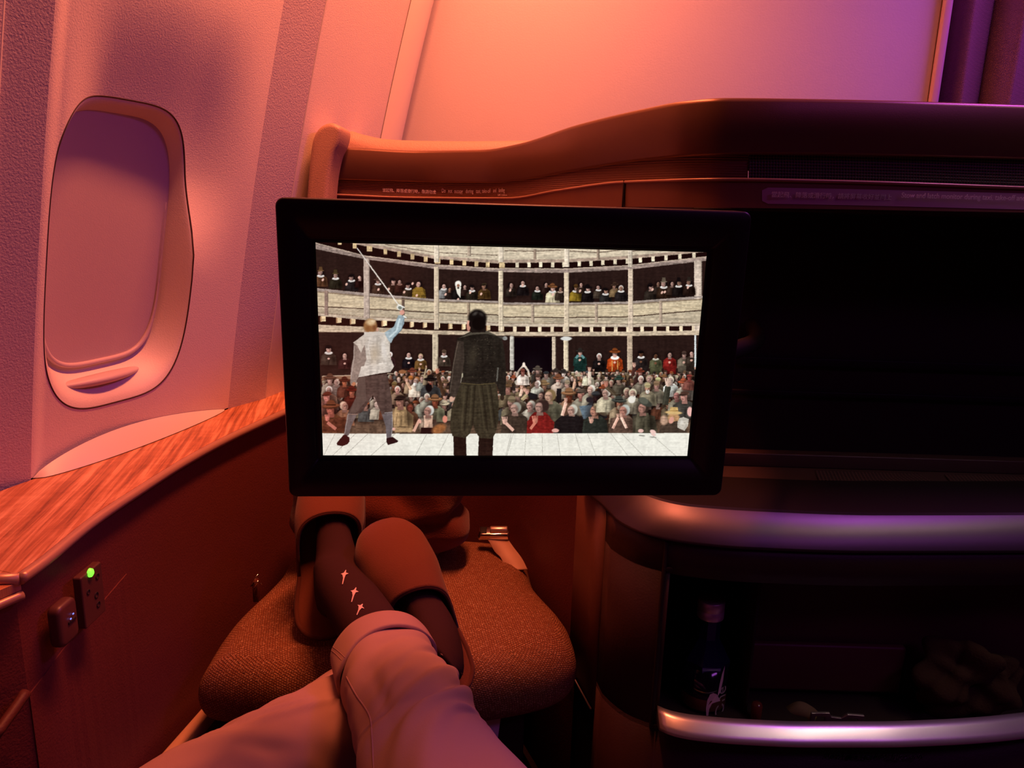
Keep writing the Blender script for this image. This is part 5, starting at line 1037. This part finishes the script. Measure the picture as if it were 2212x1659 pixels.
sR = sock(anR, cufR, fR, heR); sL = sock(anL, cufL, fL, heL)

def fold_fn(ridges):
    def f(k, a):
        d = 0
        for k0, a0, amp, sk_, sa, shear in ridges:
            da = (a - a0 + pi) % (2 * pi) - pi; u_ = (k - k0 - shear * da) / sk_; v_ = da / sa
            if abs(u_) < 3 and abs(v_) < 3: d += amp * math.exp(-u_ * u_ - v_ * v_)
        return d
    return f
def trouser(name, pts, rad, ridges, n=260, seg=128, flat=.92):
    ff = fold_fn(ridges)
    def dsp(k, a):
        e = min(1, k / .04)
        return e * (ff(k, a) + .0012 * sin(19 * k * 6.28 + 3 * a) * sin(2 * a + 9 * k) + .0018 * sin(5 * a + 31 * k))
    return tube(name, pts, rad, CLOTH, per_, seg=seg, n=n, disp=dsp, flat=flat, cap=False)
def wpx(px, py, z, hw):
    p = onz(px, py, z); return p, hw * (p - EYE).dot(FWD) / FPX
c1 = wpx(826, 1414, .572, 101); c2 = wpx(846, 1464, .575, 109); c3 = wpx(876, 1525, .578, 120); c4 = wpx(912, 1604, .58, 136); c5 = wpx(948, 1700, .578, 158)
ptsR = [c1[0], c2[0], c3[0], c4[0], c5[0], KR + Vector((0, .0, 0)), KR + Vector((0, -.08, -.005)), lerp(KR, HR, .5), HR, HR + Vector((0, -.12, -.02))]
rR = [(0, c1[1]), (.11, c2[1]), (.22, c3[1]), (.33, c4[1]), (.44, c5[1]), (.56, .098), (.67, .100), (.8, .105), (1, .12)]
rid = [ # (along, angle, height, width along, width round, shear)
    (.27, 2.1, .0078, .020, 1.3, -.085), (.310, 2.2, -.0065, .012, 1.0, -.085), (.352, 2.0, .0085, .022, 1.3, -.085), (.39, 2.3, -.005, .012, 1.0, -.08), (.42, 1.8, .007, .02, 1.2, -.07),
    (.14, 2.4, .0022, .014, .6, -.07), (.165, 2.3, -.0022, .010, .6, -.07), (.19, 2.4, .0025, .014, .7, -.07), (.225, 2.7, -.002, .009, .4, -.04),
    (.20, .5, .004, .05, .25, .0), (.33, .35, .006, .08, .22, .0), (.30, .95, -.004, .09, .16, .0), (.26, 1.3, -.0025, .012, .5, -.12)]
tr = trouser('trouser_leg', ptsR, lambda k: curve(k, rR), rid)
# left leg, running underneath from the lower left
d1 = wpx(880, 1440, .470, 64); d2 = wpx(800, 1510, .478, 98); d3 = wpx(700, 1590, .495, 118); d4 = wpx(560, 1680, .508, 135); d5 = wpx(400, 1790, .515, 160)
ptsL = [d1[0], d2[0], d3[0], d4[0], d5[0], KL + Vector((.0, .02, 0)), KL + Vector((.04, -.07, 0)), lerp(KL, HL, .5), HL, HL + Vector((0, -.12, -.02))]
rL = [(0, d1[1]), (.11, d2[1]), (.22, d3[1]), (.33, d4[1]), (.44, d5[1]), (.56, .100), (.67, .102), (.8, .105), (1, .12)]
ridL = [(.16, 1.5, .006, .025, .35, -.25), (.22, 1.1, -.006, .025, .25, -.25), (.27, 1.7, .007, .026, .4, -.2), (.30, 1.5, -.005, .014, .4, -.2), (.33, 1.2, .008, .026, .4, -.15), (.37, .9, -.006, .018, .4, -.12), (.42, 1.3, .008, .026, .5, -.12), (.24, 2.1, .004, .03, .3, -.1), (.36, 2.0, -.004, .02, .4, -.1)]
def leg_chain(pts, Kn, Hp, an, ft):
    return [(PEL, .10), (Hp, .085), (lerp(Kn, Hp, .5), .072), (pts[5], .052), (pts[4], .050), (pts[3], .047), (pts[2], .034), (pts[1], .027), (pts[0], .023), (an, .026), (ft[0], .033), (ft[1], .029), (ft[2], .023), (ft[3], .019), (ft[4], .012)]
skinned('body', [leg_chain(ptsR, KR, HR, anR, fR), leg_chain(ptsL, KL, HL, anL, fL), [(fR[0], .033), (heR, .022)], [(fL[0], .033), (heL, .022)]], SKIN, per_, 0)
trouser('trouser_leg', ptsL, lambda k: curve(k, rL), ridL)
# turned-up cuff on the upper leg
def cuff(pts, rfun, k0, k1, extra, name='cuff'):
    path = smooth_path(pts, 260); a = path[int(k0 * 260):int(k1 * 260) + 1]; pre = (path[0] - path[1]).normalized()
    fr_ = frames(path); fr_ = fr_[int(k0 * 260):int(k1 * 260) + 1]; rows = []
    seq = [(0, -.004), (0, .0), (0, extra)] + [(i, extra) for i in range(2, len(fr_) - 2, 2)] + [(len(fr_) - 1, extra * .9), (len(fr_) - 1, 0.)]
    for i, e in seq:
        p, t, s, b = fr_[i]; r = rfun(k0 + (k1 - k0) * i / max(1, len(fr_) - 1)); row = []
        for j in range(96):
            q = 2 * pi * j / 96
            sh_ = (.014 * cos(q) + .003 * sin(3 * q + 1)) * (i / max(1, len(fr_) - 1)) - .004 * cos(q) # the band is deeper on its outer side
            row.append(p - t * (-sh_) - t * .002 + s * cos(q) * (r + e + .0008 * sin(7 * q)) + b * sin(q) * (r + e) * .92)
        rows.append(row)
    return grid(name, rows, CLOTH, per_, closed=True)
cuf = cuff(ptsR, lambda k: curve(k, rR), 0., .085, .0048)
cuff(ptsL, lambda k: curve(k, rL), 0., .06, .0035)

dg = bpy.context.evaluated_depsgraph_get(); dg.update()
def bvh(o):
    e = o.evaluated_get(dg); m_ = e.to_mesh(); t_ = BVHTree.FromPolygons([e.matrix_world @ v_.co for v_ in m_.vertices], [tuple(p_.vertices) for p_ in m_.polygons]); e.to_mesh_clear(); return t_
def laid(tree_, pts, lift, n=90):
    P_ = smooth_path([Vector((x, y, 0)) for x, y in pts], n); out = []
    for q in P_:
        hit = tree_.ray_cast(EYE, ray(q.x, q.y).normalized())
        if hit[0] is not None: out.append(hit[0] + hit[1] * lift)
    return out
ps = laid(bvh(tr), [(748, 1462), (768, 1500), (797, 1545), (803, 1592), (806, 1650), (812, 1720)], .0004)
if len(ps) > 4: tube('seam', ps, .0012, SEAM, tr, seg=6)
tc_ = bvh(cuf)
for sm_ in ([(708, 1400), (722, 1410), (738, 1426)], [(714, 1394), (730, 1406), (745, 1420)]):
    ps = laid(tc_, sm_, .0003, 40)
    if len(ps) > 4: tube('cuff_seam', ps, .0007, SEAM, cuf, seg=6)

# white horse-like motifs knitted into the sock, laid on its real surface
dg = bpy.context.evaluated_depsgraph_get()
def bvh(o):
    e = o.evaluated_get(dg); m_ = e.to_mesh(); t_ = BVHTree.FromPolygons([e.matrix_world @ v_.co for v_ in m_.vertices], [tuple(p_.vertices) for p_ in m_.polygons]); e.to_mesh_clear(); return t_
tree = bvh(sR)
MOT = [[(-.9, .2), (-.2, .5), (.2, 1.), (.35, .95), (.3, .6), (1., .55), (.35, .3), (.1, -.2), (-.1, -1.2), (-.3, -1.25), (-.25, -.3), (-.5, .15)]]
for (px, py), sc_, an_ in (((744, 1246), 16, -.15), ((765, 1284), 17, -.25), ((778, 1316), 15, -.5), ((802, 1214), 12, .3), ((826, 1256), 12, .2)):
    vs = []
    for a, b in MOT[0]:
        x = px + (a * cos(an_) - b * sin(an_)) * sc_ * .55; y = py - (a * sin(an_) + b * cos(an_)) * sc_ * .9
        d = ray(x, y); hit = tree.ray_cast(EYE, d.normalized())
        if hit[0] is None: break
        vs.append(hit[0] + hit[1] * .0012)
    else:
        c = sum(vs, Vector()) / len(vs); h_ = tree.find_nearest(c); c = h_[0] + h_[1] * .0014
        mk('sock_motif', vs + [c], [(i, (i + 1) % len(vs), len(vs)) for i in range(len(vs))], SOCKP, sR, smooth=False)

# ------------------------------------------------------------------ things in the pocket and under the ottoman
bt0 = Vector((onp(1528, 1400, (0, 1.06, 0), Vector((0, 1, 0))).x, 1.062, ZP0 - .0095))
bot = thing('bottle', 'black faceted bottle with brushed metal cap standing in the dark niche', 'bottle', bt0)
GLS = mat('black_glossy_bottle', (.006, .005, .012), .12, spec=.6, coat=.6)
zt = ony(1533, 1293, 1.062).z - bt0.z
r_ = .036
lathe('bottle_body', [(0, 0), (r_ * .92, 0), (r_, .004), (r_, zt - .108), (0, zt - .1075)], bt0, GLS, bot, seg=48)
lathe('shoulder', [(r_ * 1.02, zt - .110), (r_ * 1.04, zt - .100), (.0205, zt - .070), (.0175, zt - .064), (.017, zt - .030)], bt0, mat('blue_reflection_gloss', (.03, .015, .14), .18, metal=.7, coat=.5), bot, seg=8, xdir=Vector((cos(.39), sin(.39), 0)), smooth=False)  # blue-purple reflection on the black shoulder put into its colour
CAPM = mat('brushed_cap', (.85, .72, .64), .38, metal=.7)
lathe('cap', [(0, 0), (.0205, 0), (.021, .001), (.021, .0125), (.0202, .0135), (.0202, .0145), (.021, .0155), (.021, .029), (.0202, .030), (0, .0302)], bt0 + Vector((0, 0, zt - .030)), CAPM, bot, seg=48)
LB = mat('bottle_print', (.80, .50, .62), .5); LB2 = mat('bottle_letters', (.75, .66, .6), .6)
def oncyl(px, py, dr=.0005):
    o_ = EYE - bt0; d = ray(px, py); a_ = d.x**2 + d.y**2; b_ = 2 * (o_.x * d.x + o_.y * d.y); c_2 = o_.x**2 + o_.y**2 - (r_ + dr) ** 2; D = max(0, b_ * b_ - 4 * a_ * c_2); return EYE + d * ((-b_ - math.sqrt(D)) / (2 * a_))
sw1 = [(1526, 1558), (1525, 1530), (1528, 1512), (1534, 1500), (1541, 1497), (1549, 1500), (1556, 1514), (1546, 1517), (1538, 1520), (1532, 1532), (1528, 1560)]
sw2 = [(1550, 1505), (1554, 1480), (1560, 1455), (1566, 1438), (1562, 1470), (1556, 1495)]
def decal(name, pts, m, par_):
    c = (sum(p[0] for p in pts) / len(pts), sum(p[1] for p in pts) / len(pts)); vs = [oncyl(*p, .0012) for p in pts]
    return mk(name, vs, [tuple(range(len(pts)))], m, par_, smooth=False)
decal('printed_swoosh', sw1, LB, bot); decal('printed_swoosh', sw2, LB, bot)
tp = oncyl(1559, 1566, .001); tn = (tp - Vector((bt0.x, bt0.y, tp.z))).normalized(); tn = (tn * .6 + Vector((.2, -1, 0)).normalized() * .4).normalized(); 
text('lettering', 'alOne', tp + tn * .0005, Vector((0, 0, 1)), -Vector((0, 0, 1)).cross(tn) * -1 if 0 else Vector((0, 0, 1)).cross(tn) * -1, .030, LB2, bot)
lathe('copper_band', [(r_ + .0004, 0), (r_ + .0006, .001), (r_ + .0006, .019), (r_ + .0004, .02)], bt0 + Vector((0, 0, .006)), mat('copper_reflective_band', (.30, .12, .08), .3, metal=.7), bot, seg=48)
# small dark tube beside the bottle
tb = Vector((onp(1628, 1540, (0, 1.03, 0), Vector((0, 1, 0))).x, 1.02, ZP0 - .0095)); tbo = lathe('lip_balm', [(0, 0), (.008, 0), (.0085, .001), (.0085, .026), (.006, .029), (0, .030)], tb, mat('dark_red_plastic', (.12, .02, .015), .25), seg=24)
tag(tbo, 'small dark red tube standing beside the bottle in the niche corner', 'tube')
# strap with metal buckle behind the bar
ls = thing('bag_strap', 'olive bag strap with grey metal buckle lying behind the pocket bar', 'strap', ony(1800, 1565, 1.03))
ks = ony(1808, 1556, 1.005); kx = Vector((1, 0, -.02)).normalized(); kz = Vector((0, -.45, .89)).normalized(); ky = kz.cross(kx)
OL = mat('olive_webbing', (.20, .13, .06), .85, bump=[('weave', 500, .0006)]); GM = mat('gunmetal', (.42, .36, .32), .35, metal=.8)
sx_ = smooth_path([ony(1690, 1545, 1.05), ony(1722, 1530, 1.04), ony(1750, 1542, 1.03), ony(1765, 1556, 1.015)], 14)
grid('webbing', [[p + Vector((-.010, -.004, -.012)) for p in sx_], [p + Vector((.004, .004, .010)) for p in sx_]], OL, ls, thick=.002)
bo = [(-.040, -.018), (-.042, .012), (-.020, .014), (-.014, .014), (-.010, .006), (.006, .004), (.014, .013), (.040, .012), (.044, -.018), (.036, -.020), (.032, .004), (.018, .006), (.016, -.018), (-.016, -.018), (-.020, .006), (-.034, .006), (-.034, -.018)]
prism('metal_buckle', bo, ks + ky * 0 + kz * 0, kx, (kz * .7 + Vector((0, .7, 0)) * .0 + Vector((0, 0, .7))).normalized(), .004, GM, ls, bev=.0008)
# crumpled cloth pouch at the right
def cf_(x, y, z): return .010 * sin(3.2 * x + 2 * y) * sin(3 * z + 2) + .006 * sin(6 * x * y + 4 * z) - .010 * abs(sin(3.1 * x + 1.3 * z + 1.7 * y)) ** 4 + .004 * sin(9 * z + 6 * x) - .007 * abs(sin(6.1 * x - 3 * z)) ** 6
pc = Vector((.735, 1.045, ZP0 + .058)); cp = blob('cloth_pouch', pc, .082, .035, .066, mat('olive_cloth', (.06, .032, .018), .95, bump=[('noise', 260, .0012)], spec=.05), k=2.2, fold=cf_, nu=120, nv=70)
tag(cp, 'crumpled dark olive cloth pouch in the right end of the pocket', 'pouch')
# things low under the ottoman's right front
wp = ony(1050, 1570, 1.115); wb = prism('paper_card', [(-.030, -.10), (.012, -.10), (.026, .022), (-.030, .012)], wp, Vector((1, .15, 0)).normalized(), Vector((0, .3, .95)).normalized(), .002, WHITEP)
tag(wb, 'white card standing in the dark gap below the ottoman', 'card')
